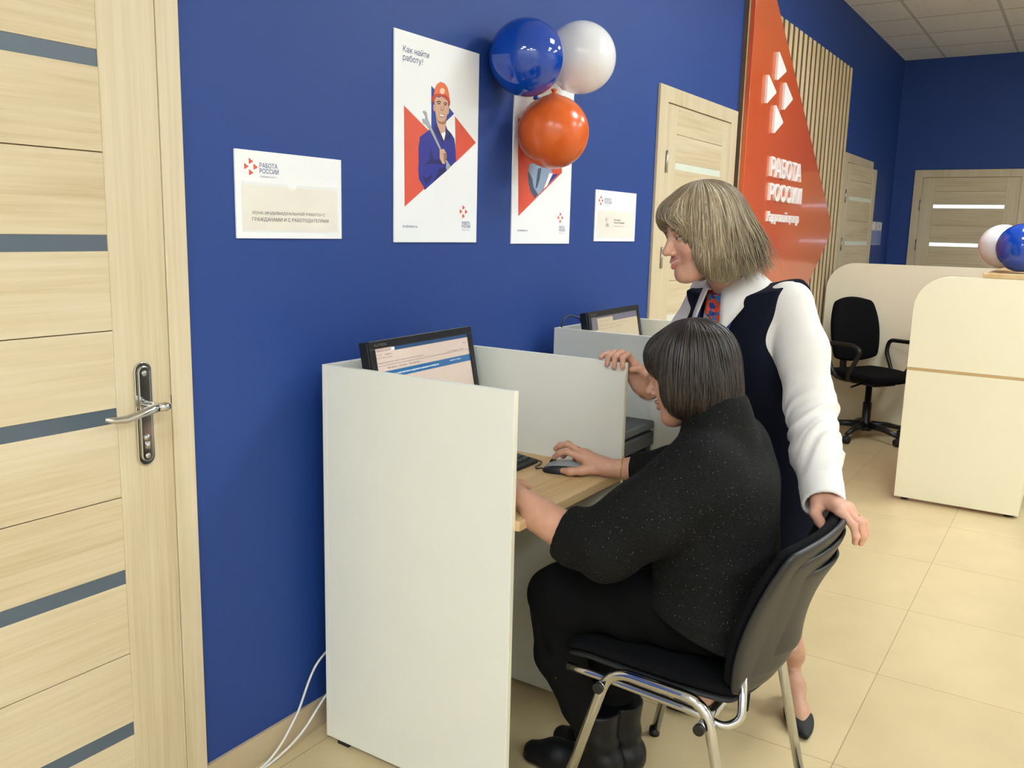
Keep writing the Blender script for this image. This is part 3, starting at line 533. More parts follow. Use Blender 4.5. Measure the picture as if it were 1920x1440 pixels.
# loose white cables by the booth
cw = M('white_cable_sheath', 'D9D8D2', 0.4)
def cable(name, pts, r, mat, label):
    c = bpy.data.curves.new(name, 'CURVE'); c.dimensions = '3D'; c.bevel_depth = r; c.bevel_resolution = 3; s = c.splines.new('NURBS'); s.points.add(len(pts) - 1)
    for p, q in zip(s.points, pts): p.co = (*q, 1)
    s.use_endpoint_u = True; s.order_u = 4; o = bpy.data.objects.new(name, c)
    dg = bpy.context.evaluated_depsgraph_get(); COL.objects.link(o); dg.update(); me = bpy.data.meshes.new_from_object(o.evaluated_get(dg)); COL.objects.unlink(o); bpy.data.objects.remove(o)
    me.materials.clear(); me.materials.append(mat); o2 = bpy.data.objects.new(name, me); COL.objects.link(o2); return tag(o2, label, 'cable')
cable('white_cable', [(1.33, -0.036, 0.0035), (1.38, -0.034, 0.0035), (1.43, -0.034, 0.004), (1.49, -0.030, 0.03), (1.54, -0.025, 0.075), (1.565, -0.024, 0.10), (1.59, -0.024, 0.15), (1.615, -0.026, 0.195), (1.64, -0.03, 0.225), (1.70, -0.035, 0.25)], 0.0032, cw, 'upper of two loose white cables running up the wall beside the nearest booth')
cable('white_cable', [(1.33, -0.044, 0.0035), (1.40, -0.040, 0.0035), (1.46, -0.036, 0.004), (1.53, -0.033, 0.018), (1.58, -0.033, 0.042), (1.62, -0.034, 0.078), (1.66, -0.036, 0.110), (1.70, -0.038, 0.13)], 0.0034, cw, 'lower of two loose white cables, lying along the tile plinth')

# ---------------------------------------------------------------- visitor chair with chrome legs
ch = thing('visitor_chair', 'black visitor chair with chrome tube legs under the seated woman', 'chair', (1.925, -1.0, 0), 0)
def arc(c, a0, a1, r, u, v, n=6): return [tuple(Vector(c) + Vector(u) * r * math.cos(a0 + (a1 - a0) * i / n) + Vector(v) * r * math.sin(a0 + (a1 - a0) * i / n)) for i in range(n + 1)]
def bend_path(pts, r=0.05, n=6):
    P = [Vector(p) for p in pts]; out = [P[0]]
    for i in range(1, len(P) - 1):
        a = (P[i - 1] - P[i]); b = (P[i + 1] - P[i]); rr = min(r, a.length * .45, b.length * .45); a.normalize(); b.normalize()
        s, e = P[i] + a * rr, P[i] + b * rr
        for k in range(n + 1): t = k / n; out.append((1 - t) ** 2 * s + 2 * t * (1 - t) * P[i] + t * t * e)
    return [tuple(p) for p in out + [P[-1]]]
zt = 0.442
for sx in (-1, 1):
    x = 0.245 * sx
    path = bend_path([(x * 1.02, 0.235 if sx < 0 else 0.185, 0.0), (x, 0.095 + 0.005, zt), (x, -0.13, zt - 0.006), (x * 1.03, -0.232, 0.0)], 0.055)
    lg = MB().tube(path, 0.0125, 14).build('leg_loop', CHROME, ch)
    for p in (path[0], path[-1]): MB().lathe([(0.0150, 0.0), (0.0158, 0.012), (0.0135, 0.024)], lambda a, b, h: (p[0] + a, p[1] + b, h), 14).build('foot_cap', BLACKP, lg)
    r2 = bend_path([(x * 0.93, 0.215, 0.408), (x * 0.93, 0.12, 0.408), (x * 0.93, -0.10, 0.398), (x * 0.91, -0.165, 0.380), (x * 0.84, -0.196, 0.400), (x * 0.72, -0.184, 0.50)], 0.05)
    MB().tube(r2, 0.0095, 12).build('seat_rail', CHROME, ch)
for y, z in ((0.115, 0.400), (-0.125, 0.382)):
    cbm = MB().tube([(-0.262, y, z), (0.262, y, z)], 0.011, 14).build('cross_tube', CHROME, ch)
    for x in (-0.266, 0.266): MB().tube([(x - 0.005, y, z), (x + 0.005, y, z)], 0.0125, 14).build('tube_plug', BLACKP, cbm)
def grid_shell(nu, nv, fn, thick_fn, name, mat, par, sub=1):
    """closed curved pad: fn(u, v) -> (point, normal)"""
    vs = []; fs = []
    for side in (0, 1):
        for i in range(nu + 1):
            for j in range(nv + 1):
                p, nn = fn(i / nu, j / nv); vs.append(tuple(Vector(p) + Vector(nn) * thick_fn(i / nu, j / nv, side)))
    N = (nu + 1) * (nv + 1); g = lambda s, i, j: s * N + i * (nv + 1) + j
    for i in range(nu):
        for j in range(nv):
            fs.append((g(0, i, j), g(0, i, j + 1), g(0, i + 1, j + 1), g(0, i + 1, j))); fs.append((g(1, i, j), g(1, i + 1, j), g(1, i + 1, j + 1), g(1, i, j + 1)))
    for i in range(nu): fs.append((g(0, i, 0), g(0, i + 1, 0), g(1, i + 1, 0), g(1, i, 0))); fs.append((g(0, i, nv), g(1, i, nv), g(1, i + 1, nv), g(0, i + 1, nv)))
    for j in range(nv): fs.append((g(0, 0, j), g(1, 0, j), g(1, 0, j + 1), g(0, 0, j + 1))); fs.append((g(0, nu, j), g(0, nu, j + 1), g(1, nu, j + 1), g(1, nu, j)))
    mb = MB(); mb.add(vs, fs, True); o = mb.build(name, mat, par)
    if sub: s = o.modifiers.new('sub', 'SUBSURF'); s.levels = sub; s.render_levels = sub
    return o
def sq(u, v, c=0.24):
    """square parameter -> rounded-square (superellipse-like) coordinates in [-1, 1]"""
    a, b = 2 * u - 1, 2 * v - 1; return a * math.sqrt(1 - c * b * b), b * math.sqrt(1 - c * a * a)
def seat_fn(u, v):
    a, b = sq(u, v); x = a * 0.228; y = b * 0.235 + 0.035
    z = 0.436 - 0.02 * max(0, b - 0.55) ** 1.5 * 4 + 0.012 * a * a - 0.012 * max(0, -b)
    return (x, y, z), (0, 0, 1)
grid_shell(12, 12, seat_fn, lambda u, v, s: 0.024 if s else 0.0, 'seat', FABRICBLK, ch)
grid_shell(12, 12, lambda u, v: ((seat_fn(u, v)[0][0] * 0.985, (seat_fn(u, v)[0][1] - .035) * 0.985 + .035, seat_fn(u, v)[0][2] - 0.018), (0, 0, 1)), lambda u, v, s: 0.014 if s else 0.0, 'seat_shell', BLACKM, ch)
def back_fn(off=0.0, k=1.0):
    def f(u, v):
        a, b = 2 * u - 1, 2 * v - 1
        wv = 0.238 * (1 - 0.10 * max(0, -b) ** 2) * k
        a2, b2 = sq(u, v, 0.15)
        x = a2 * wv; s = b2 * 0.192 * k
        lean = math.radians(17)
        y = -0.262 - s * math.sin(lean) + 0.045 * a2 * a2 - 0.018 * b2 * b2 + 0.012
        z = 0.617 + s * math.cos(lean)
        n = Vector((0.20 * a2 * -1, math.cos(lean), math.sin(lean))); n.normalize()
        p = Vector((x, y, z)) + n * off; return tuple(p), tuple(n)
    return f
grid_shell(14, 12, back_fn(0.012), lambda u, v, s: 0.024 if s else 0.0, 'backrest', FABRICBLK, ch)
BKP = M('charcoal_back_shell', '222222', 0.45, bumps=0.05, bscale=800)
grid_shell(14, 12, back_fn(-0.004, 1.03), lambda u, v, s: 0.018 if s else 0.0, 'back_shell', BKP, ch)
grid_shell(12, 10, back_fn(-0.012, 0.86), lambda u, v, s: 0.012 if s else 0.0, 'back_shell_raised_panel', BKP, ch)
grid_shell(12, 10, back_fn(-0.019, 0.62), lambda u, v, s: 0.012 if s else 0.0, 'back_shell_raised_panel', BKP, ch)

# ---------------------------------------------------------------- reception counter
CREAM2 = M('ivory_laminate', 'EFE6CB', 0.42, var=0.01, bumps=0.03, bscale=600)
ct = thing('reception_counter', 'ivory reception counter with rounded end panels and a beech ledge', 'reception counter', (0, 0, 0))
yzf = lambda u, v, d: (d, -u, v)
XC, XFAR = 5.085, 6.92
MB().prism(rounded(0.952, 1.552, 0.018, 0.722, 0.01, '0000'), yzf, XC, XC + 0.022).build('end_panel', CREAM2, ct, 0.001)
MB().prism([(0.952, 0.7225), (1.552, 0.7225), (1.552, 0.7375), (0.952, 0.7375)], yzf, XC, XC + 0.022).build('beech_strip', BEECHY, ct)
MB().prism(rounded(0.952, 1.552, 0.738, 1.228, 0.175, '0001', 12), yzf, XC, XC + 0.022).build('end_panel', CREAM2, ct, 0.001)
MB().box(XC + 0.023, XFAR, -1.552, -1.53, 0.018, 1.225).build('front_panel', CREAM2, ct, 0.001)
MB().box(XC - 0.002, XFAR + 0.05, -1.64, -1.262, 1.2295, 1.252).build('ledge', BEECH, ct, 0.001)
MB().box(XC + 0.023, XFAR - 0.001, -1.529, -1.05, 0.7225, 0.745).build('desktop', BEECH, ct, 0.001)
MB().prism(rounded(0.06, 1.552, 0.018, 1.228, 0.20, '0001', 12), yzf, XFAR, XFAR + 0.022).build('end_panel', CREAM2, ct, 0.001)
for y in (-1.0, -1.5): MB().lathe([(0.02, 0), (0.02, 0.0175)], lambda a, b, h: (XC + 0.05 + a, y + b, h), 12).build('levelling_foot', BLACKP, ct)
MB().box(XC + 0.04, XFAR, -1.53, -1.51, 0.0, 0.0175).build('plinth', BLACKP, ct)
balloon((5.31, -1.41, 1.384), 0.125, BBLUE, (0.8, -0.1, -0.6), 'blue balloon resting on the beech ledge of the counter', 'balloons on the reception counter')
balloon((5.535, -1.30, 1.388), 0.118, BWHITE, (0.5, -0.6, -0.6), 'white balloon behind the blue one on the counter ledge', 'balloons on the reception counter')
balloon((5.63, -1.53, 1.40), 0.120, BORANGE, (0.6, -0.3, -0.7), 'orange balloon mostly hidden behind the blue one on the counter ledge', 'balloons on the reception counter')

# ---------------------------------------------------------------- office chair behind the counter
oc = thing('office_chair', 'black swivel office chair with loop armrests behind the counter', 'office chair', (6.56, -0.50, 0), math.radians(147))
for k in range(5):
    a = 2 * PI * k / 5 + 0.35
    d = Vector((math.cos(a), math.sin(a), 0)); q = Vector((-d.y, d.x, 0))
    MB().tube([d * 0.03 + Vector((0, 0, 0.10)), d * 0.17 + Vector((0, 0, 0.092)), d * 0.29 + Vector((0, 0, 0.068))], [0.026, 0.021, 0.015], 10).build('base_arm', BLACKP, oc)
    c = d * 0.285
    MB().lathe([(0.026, -0.02), (0.028, -0.008), (0.028, 0.008), (0.026, 0.02)], lambda x, y, h: tuple(c + d * x + q * h + Vector((0, 0, 0.0285 + y))), 16).build('caster', BLACKM, oc)
MB().lathe([(0.045, 0.06), (0.045, 0.12), (0.03, 0.13), (0.03, 0.26), (0.022, 0.262), (0.022, 0.40)], lambda a, b, h: (a, b, h), 18).build('gas_column', BLACKP, oc)
MB().box(-0.10, 0.10, -0.14, 0.14, 0.395, 0.425).build('seat_mechanism', BLACKP, oc, 0.006)
MB().tube([(0.09, 0.02, 0.405), (0.16, 0.03, 0.395), (0.20, 0.03, 0.385)], 0.008, 8).build('lever', BLACKP, oc)
def oseat(u, v):
    a, b = sq(u, v); return (a * 0.24, b * 0.235, 0.43 + 0.01 * a * a - 0.015 * max(0, b) ** 2), (0, 0, 1)
grid_shell(10, 10, oseat, lambda u, v, s: 0.055 if s else 0.0, 'seat', FABRICBLK, oc)
def oback(u, v):
    a, b = sq(u, v); wv = 0.225 * (1 - 0.16 * max(0, b) ** 2); l = math.radians(10); s = b * 0.235
    return (a * wv, -0.23 - s * math.sin(l) + 0.03 * a * a, 0.76 + s * math.cos(l)), (0, math.cos(l), math.sin(l))
grid_shell(10, 10, oback, lambda u, v, s: 0.05 if s else 0.0, 'backrest', FABRICBLK, oc)
MB().tube(bend_path([(0, -0.10, 0.415), (0, -0.26, 0.415), (0, -0.275, 0.75)], 0.06), 0.024, 10).build('back_bracket', BLACKP, oc)
for sx in (-1, 1):
    pts = bend_path([(sx * 0.17, 0.02, 0.422), (sx * 0.275, 0.05, 0.45), (sx * 0.285, 0.17, 0.655), (sx * 0.285, 0.10, 0.69), (sx * 0.285, -0.12, 0.685), (sx * 0.283, -0.14, 0.60), (sx * 0.275, -0.06, 0.45), (sx * 0.17, -0.04, 0.422)], 0.06)
    MB().tube(pts, 0.015, 10).build('armrest', BLACKP, oc)
# ---------------------------------------------------------------- people: distance-field modelling, polygonised with surface nets
A_ = lambda *v: np.array(v, float)
def smin(a, b, k):
    h = np.clip(0.5 + 0.5 * (b - a) / k, 0, 1); return b * (1 - h) + a * h - k * h * (1 - h)
def smax(a, b, k): return -smin(-a, -b, k)
def cone(P, a, b, ra, rb, sq=None):
    a = np.asarray(a, float); b = np.asarray(b, float); ab = b - a
    t = np.clip(((P - a) @ ab) / (ab @ ab), 0, 1); return np.linalg.norm(P - a - t[:, None] * ab, axis=1) - (ra + (rb - ra) * t)
def chain(P, pts, rs, k=0.012):
    d = None
    for i in range(len(pts) - 1):
        c = cone(P, pts[i], pts[i + 1], rs[i], rs[i + 1]); d = c if d is None else smin(d, c, k)
    return d
def ball(P, c, r): return np.linalg.norm(P - np.asarray(c, float), axis=1) - r
def ell(P, c, r, R=None):
    q = P - np.asarray(c, float)
    if R is not None: q = q @ R
    r = np.asarray(r, float); k0 = np.linalg.norm(q / r, axis=1); k1 = np.linalg.norm(q / (r * r), axis=1) + 1e-9
    return k0 * (k0 - 1) / k1
def dense(s, v, n=80):
    """smooth (Catmull-Rom) table"""
    s = np.asarray(s, float); v = np.asarray(v, float); x = np.linspace(s[0], s[-1], n); m = np.gradient(v, s)
    i = np.clip(np.searchsorted(s, x, 'right') - 1, 0, len(s) - 2); h = s[i + 1] - s[i]; t = (x - s[i]) / h
    return x, (2 * t**3 - 3 * t**2 + 1) * v[i] + (t**3 - 2 * t**2 + t) * h * m[i] + (-2 * t**3 + 3 * t**2) * v[i + 1] + (t**3 - t**2) * h * m[i + 1]
class Loft:
    """elliptical sections stacked along an axis; per node: height, half width, half depth, centre shift sideways, centre shift forward"""
    def __init__(s, origin, up, front, nodes, p=2.2):
        s.o = np.asarray(origin, float); u = np.asarray(up, float); s.u = u / np.linalg.norm(u); f = np.asarray(front, float); f = f - (f @ s.u) * s.u; s.f = f / np.linalg.norm(f); s.l = np.cross(s.u, s.f); s.p = p
        N = np.array(nodes, float); s.h0, s.h1 = N[0, 0], N[-1, 0]; s.t = [dense(N[:, 0], N[:, i]) for i in range(1, N.shape[1])]
    def loc(s, P): q = P - s.o; return q @ s.u, q @ s.l, q @ s.f
    def __call__(s, P, off=0.0, cap=True, k=0.02):
        h, l, f = s.loc(P); g = [np.interp(h, x, v) for x, v in s.t]
        wl, wf = g[0] + off, g[1] + off; cl = g[2] if len(g) > 2 else 0; cf = g[3] if len(g) > 3 else 0
        r = (np.abs((l - cl) / wl) ** s.p + np.abs((f - cf) / wf) ** s.p) ** (1 / s.p)
        d = (r - 1) * np.minimum(wl, wf)
        if cap: d = smax(smax(d, h - s.h1 - off, k), s.h0 - off - h, k)
        return d
    def at(s, h, l, f): return s.o + s.u * h + s.l * l + s.f * f
def wav(P, fr, seed=0):
    """cheap smooth noise in about [-1, 1]"""
    rs = np.random.RandomState(seed); o = 0
    for i in range(5):
        d = rs.normal(size=3); d /= np.linalg.norm(d); o = o + np.sin(P @ d * fr * (0.7 + 0.25 * i) + rs.rand() * 6.28 + 1.2 * np.sin(P @ rs.normal(size=3) * fr * 0.45))
    return o / 3.2
def surfnet(f, lo, hi, h, B=8):
    lo = np.asarray(lo, float); n = np.ceil((np.asarray(hi, float) - lo) / h).astype(int); nb = -(-n // B)
    g = np.stack(np.meshgrid(*[np.arange(k) for k in nb], indexing='ij'), -1).reshape(-1, 3)
    keep = np.zeros(len(g), bool)
    for i in range(0, len(g), 40000):
        c = lo + (g[i:i + 40000] * B + B / 2) * h; keep[i:i + 40000] = np.abs(f(c)) < h * B * 0.5 * 1.7321 * 1.35
    g = g[keep]
    loc = np.stack(np.meshgrid(*[np.arange(B + 1)] * 3, indexing='ij'), -1).reshape(-1, 3)
    S = np.int64(4096); V = []; K = []; Q = []
    key = lambda c: (c[..., 0].astype(np.int64) * S + c[..., 1]) * S + c[..., 2]
    offs = np.array([[i, j, k] for i in (0, 1) for j in (0, 1) for k in (0, 1)])
    for i in range(0, len(g), 300):
        gb = g[i:i + 300]; idx = gb[:, None, :] * B + loc[None]
        val = f((lo + idx.reshape(-1, 3) * h)).reshape(len(gb), B + 1, B + 1, B + 1)
        ins = val < 0
        c8 = np.stack([val[:, a:a + B, b:b + B, c:c + B] for a, b, c in offs], -1)
        sg = (c8 < 0); mx = sg.any(-1) & ~sg.all(-1); w = np.argwhere(mx)
        if not len(w): continue
        vv = c8[mx]; acc = np.zeros((len(w), 3)); cnt = np.zeros(len(w))
        for a in range(8):
            for b in range(a + 1, 8):
                if abs(offs[a] - offs[b]).sum() != 1: continue
                m = (vv[:, a] < 0) != (vv[:, b] < 0); t = vv[:, a] / np.where(m, vv[:, a] - vv[:, b], 1)
                acc += np.where(m[:, None], offs[a] + t[:, None] * (offs[b] - offs[a]), 0); cnt += m
        cell = gb[w[:, 0]] * B + w[:, 1:]; V.append(lo + (cell + acc / cnt[:, None]) * h); K.append(key(cell))
        for ax in range(3):
            sl = [slice(0, B)] * 3; s2 = list(sl); s2[ax] = slice(1, B + 1)
            a = ins[(slice(None), *sl)]; b = ins[(slice(None), *s2)]; e = np.argwhere(a != b)
            if not len(e): continue
            node = gb[e[:, 0]] * B + e[:, 1:]; flip = a[tuple(e.T)]
            u, v = [(1, 2), (2, 0), (0, 1)][ax]; du = np.zeros(3, int); dv = np.zeros(3, int); du[u] = 1; dv[v] = 1
            q = np.stack([key(node - du - dv), key(node - dv), key(node), key(node - du)], 1); q[~flip] = q[~flip][:, ::-1]; Q.append(q)
    V = np.concatenate(V); K = np.concatenate(K); Q = np.concatenate(Q); o = np.argsort(K); Ks = K[o]
    p = np.clip(np.searchsorted(Ks, Q), 0, len(Ks) - 1); ok = (Ks[p] == Q).all(1)
    return V, o[p[ok]]
def gmesh(name, pieces, mat, parent, tint=None, flow=None, smooth=True, org=None):
    """pieces: list of (verts, quads[, tint[, flow]])"""
    Vs = np.concatenate([p[0] for p in pieces]); off = 0; Fs = []
    for p in pieces: Fs.append(p[1] + off); off += len(p[0])
    F = np.concatenate(Fs)
    if org is not None: Vs = Vs - np.asarray(org)
    me = bpy.data.meshes.new(name); me.vertices.add(len(Vs)); me.vertices.foreach_set('co', Vs.astype(np.float32).ravel())
    me.loops.add(F.size); me.loops.foreach_set('vertex_index', F.astype(np.int32).ravel()); me.polygons.add(len(F))
    me.polygons.foreach_set('loop_start', np.arange(0, F.size, 4, dtype=np.int32)); me.update(calc_edges=True)
    me.polygons.foreach_set('use_smooth', np.ones(len(F), bool))
    if any(len(p) > 2 and p[2] is not None for p in pieces):
        T = np.concatenate([p[2] if len(p) > 2 and p[2] is not None else np.tile(SKIN_LIN, (len(p[0]), 1)) for p in pieces])
        a = me.color_attributes.new('tint', 'FLOAT_COLOR', 'POINT'); a.data.foreach_set('color', np.c_[T, np.ones(len(T))].astype(np.float32).ravel())
    if any(len(p) > 3 for p in pieces):
        T = np.concatenate([p[3] for p in pieces]); a = me.attributes.new('flow', 'FLOAT_VECTOR', 'POINT'); a.data.foreach_set('vector', T.astype(np.float32).ravel())
    me.materials.append(mat); me.validate(); o = bpy.data.objects.new(name, me); COL.objects.link(o); o.parent = parent
    return o
def frame(fwd, up):
    f = np.asarray(fwd, float); f /= np.linalg.norm(f); u = np.asarray(up, float); u = u - (u @ f) * f; u /= np.linalg.norm(u); return np.stack([f, np.cross(u, f), u], 1)   # columns: forward, left, up

SKIN_LIN = np.array(lin('D3A68C'))
def skin_mat(name):
    m, nt, b = newmat(name); at = nt.nodes.new('ShaderNodeAttribute'); at.attribute_name = 'tint'
    nz = noise_node(nt, nscale=45, detail=4); r = ramp(nt, nz.outputs['Fac'], [(0.3, (0.93, 0.90, 0.88)), (0.7, (1.05, 1.05, 1.05))])
    mx = nt.nodes.new('ShaderNodeMix'); mx.data_type = 'RGBA'; mx.blend_type = 'MULTIPLY'; mx.inputs[0].default_value = 1
    nt.links.new(at.outputs['Color'], mx.inputs[6]); nt.links.new(r.outputs['Color'], mx.inputs[7]); nt.links.new(mx.outputs[2], b.inputs['Base Color'])
    b.inputs['Roughness'].default_value = 0.5; b.inputs['Subsurface Weight'].default_value = 0.15; b.inputs['Subsurface Radius'].default_value = (0.012, 0.005, 0.003); b.inputs['Subsurface Scale'].default_value = 0.4
    bump(nt, b, noise_node(nt, nscale=500, detail=2).outputs['Fac'], 0.08, 0.0008); return m
SKINM = skin_mat('skin')
def hair_mat(name, dark, mid, light, rough=0.42):
    m, nt, b = newmat(name); at = nt.nodes.new('ShaderNodeAttribute'); at.attribute_name = 'flow'
    mp = nt.nodes.new('ShaderNodeMapping'); mp.inputs['Scale'].default_value = (30, 0.8, 1); nz = nt.nodes.new('ShaderNodeTexNoise'); nz.inputs['Scale'].default_value = 1.0; nz.inputs['Detail'].default_value = 6; nz.inputs['Roughness'].default_value = 0.7
    nt.links.new(at.outputs['Vector'], mp.inputs['Vector']); nt.links.new(mp.outputs['Vector'], nz.inputs['Vector'])
    r = ramp(nt, nz.outputs['Fac'], [(0.32, dark), (0.5, mid), (0.66, light)]); nt.links.new(r.outputs['Color'], b.inputs['Base Color'])
    b.inputs['Roughness'].default_value = rough; b.inputs['Specular IOR Level'].default_value = 0.5; bump(nt, b, nz.outputs['Fac'], 0.25, 0.003); return m

# ---- head in its own frame: x forward, y left, z up
def head_sdf(P, smile=0.0):
    S = P.copy(); S[:, 1] = np.abs(S[:, 1])
    d = ell(S, (-0.014, 0, 0.034), (0.094, 0.074, 0.084))
    d = smin(d, ell(S, (0.032, 0, -0.030), (0.056, 0.056, 0.088)), 0.03)
    d = smin(d, cone(S, (0.0, 0.045, -0.055), (0.055, 0.018, -0.098), 0.022, 0.018), 0.03)          # jaw line
    d = smin(d, ball(S, (0.068, 0, -0.100), 0.019), 0.022)                                             # chin
    d = smin(d, ball(S, (0.052, 0.036, -0.034), 0.026), 0.02)                                          # cheek
    d = smin(d, cone(S, (0.078, 0.0, 0.022), (0.068, 0.036, 0.024), 0.012, 0.010), 0.014)              # brow
    d = smax(d, -ell(S, (0.096, 0.033, 0.004), (0.017, 0.020, 0.013)), 0.012)                          # socket
    d = smin(d, ball(S, (0.0735, 0.032, 0.003), 0.0125), 0.003)                                        # eye
    d = smin(d, cone(S, (0.0745, 0.018, 0.012), (0.0765, 0.042, 0.009), 0.0065, 0.005), 0.006)         # upper lid
    d = smin(d, cone(S, (0.083, 0, 0.012), (0.103, 0, -0.028), 0.0075, 0.0095), 0.012)                 # nose
    d = smin(d, ball(S, (0.106, 0, -0.032), 0.0100), 0.008)
    d = smin(d, ball(S, (0.094, 0.0115, -0.036), 0.0078), 0.007)
    d = smin(d, cone(S, (0.094, 0, -0.060), (0.082, 0.022, -0.060 + smile), 0.0062, 0.0035), 0.006)     # upper lip
    d = smin(d, cone(S, (0.091, 0, -0.074), (0.081, 0.020, -0.066 + smile), 0.0068, 0.0035), 0.006)     # lower lip
    d = smax(d, -cone(S, (0.099, 0, -0.0665), (0.084, 0.026, -0.0635 + smile * 1.2), 0.0026, 0.0012), 0.003)  # mouth line
    d = smin(d, ell(S, (-0.012, 0.076, -0.010), (0.018, 0.009, 0.030)), 0.008)                         # ear
    return d
def head_tint(P, lips, brow, iris='3B3A36', cheek=0.25, smile=0.0, teeth=False, white='D9CFC8'):
    S = P.copy(); S[:, 1] = np.abs(S[:, 1]); T = np.tile(SKIN_LIN, (len(P), 1))
    def put(w, c): T[:] = T * (1 - w[:, None]) + np.array(lin(c)) * w[:, None]
    sm = lambda d, a: np.clip(1 - d / a, 0, 1)
    put(sm(np.maximum(ball(S, (0.060, 0.044, -0.035), 0.012), 0), 0.02) * cheek, 'C97F6B')
    put(sm(np.maximum(ball(S, (0.106, 0, -0.034), 0.004), 0), 0.012) * 0.25, 'C98872')
    lip = np.minimum(cone(S, (0.096, 0, -0.060), (0.083, 0.022, -0.060 + smile), 0.0060, 0.0025), cone(S, (0.092, 0, -0.074), (0.081, 0.019, -0.066 + smile), 0.0066, 0.0025))
    put(sm(np.maximum(lip, 0), 0.003), lips)
    line = cone(S, (0.099, 0, -0.0665), (0.084, 0.024, -0.0635 + smile * 1.2), 0.0022, 0.0010); put(sm(np.maximum(line, 0), 0.0010), 'D8C8C0' if teeth else '6A3A34')
    e = S - np.array([0.0735, 0.032, 0.003]); el = np.linalg.norm(e[:, 1:], axis=1)
    on = (e[:, 0] > 0.004) & (np.linalg.norm(e, axis=1) < 0.0142)
    put(on * (np.abs(e[:, 1]) < 0.0115) * (e[:, 2] < 0.0035) * (e[:, 2] > -0.006) * 1.0, white); put(on * (el < 0.0058) * (e[:, 2] < 0.0035), iris); put(on * (el < 0.0026), '0D0B0A')
    put(sm(np.maximum(cone(S, (0.085, 0.018, 0.0065), (0.080, 0.046, 0.0055), 0.0018, 0.0014), 0), 0.0018), '2A1E1A')
    put(sm(np.maximum(cone(S, (0.090, 0.016, 0.0245), (0.076, 0.048, 0.0265), 0.0035, 0.0018), 0), 0.003) * 0.85, brow)
    return T
def place(V, o, R): return V @ R.T + np.asarray(o)
def make_head(o, R, neck_pts, neck_r, **kw):
    sm = kw.get('smile', 0.0)
    inv = lambda p: (np.asarray(p) - o) @ R
    npts = [inv(p) for p in neck_pts]
    f = lambda P: smin(head_sdf(P, sm), chain(P, npts, neck_r, 0.02), 0.018)
    lo = np.minimum(A_(-0.12, -0.10, -0.14), np.min(npts, 0) - 0.075); hi = np.maximum(A_(0.13, 0.10, 0.13), np.max(npts, 0) + 0.075)
    V, F = surfnet(f, lo, hi, 0.0022); return place(V, o, R), F, head_tint(V, **kw)
def ray_r(f, dirs, rmax=0.32, c=None):
    """outermost crossing of a star-like field along directions from c"""
    c = np.zeros(3) if c is None else np.asarray(c); ts = np.linspace(rmax, 0.02, 60); r = np.full(len(dirs), 0.02); done = np.zeros(len(dirs), bool)
    for t in ts:
        ins = (f(c + dirs * t) < 0) & ~done; r[ins] = t; done |= ins
    lo_, hi_ = r.copy(), r + (rmax - 0.02) / 59
    for _ in range(7):
        m = (lo_ + hi_) / 2; ins = f(c + dirs * m[:, None]) < 0; lo_ = np.where(ins, m, lo_); hi_ = np.where(ins, hi_, m)
    return (lo_ + hi_) / 2
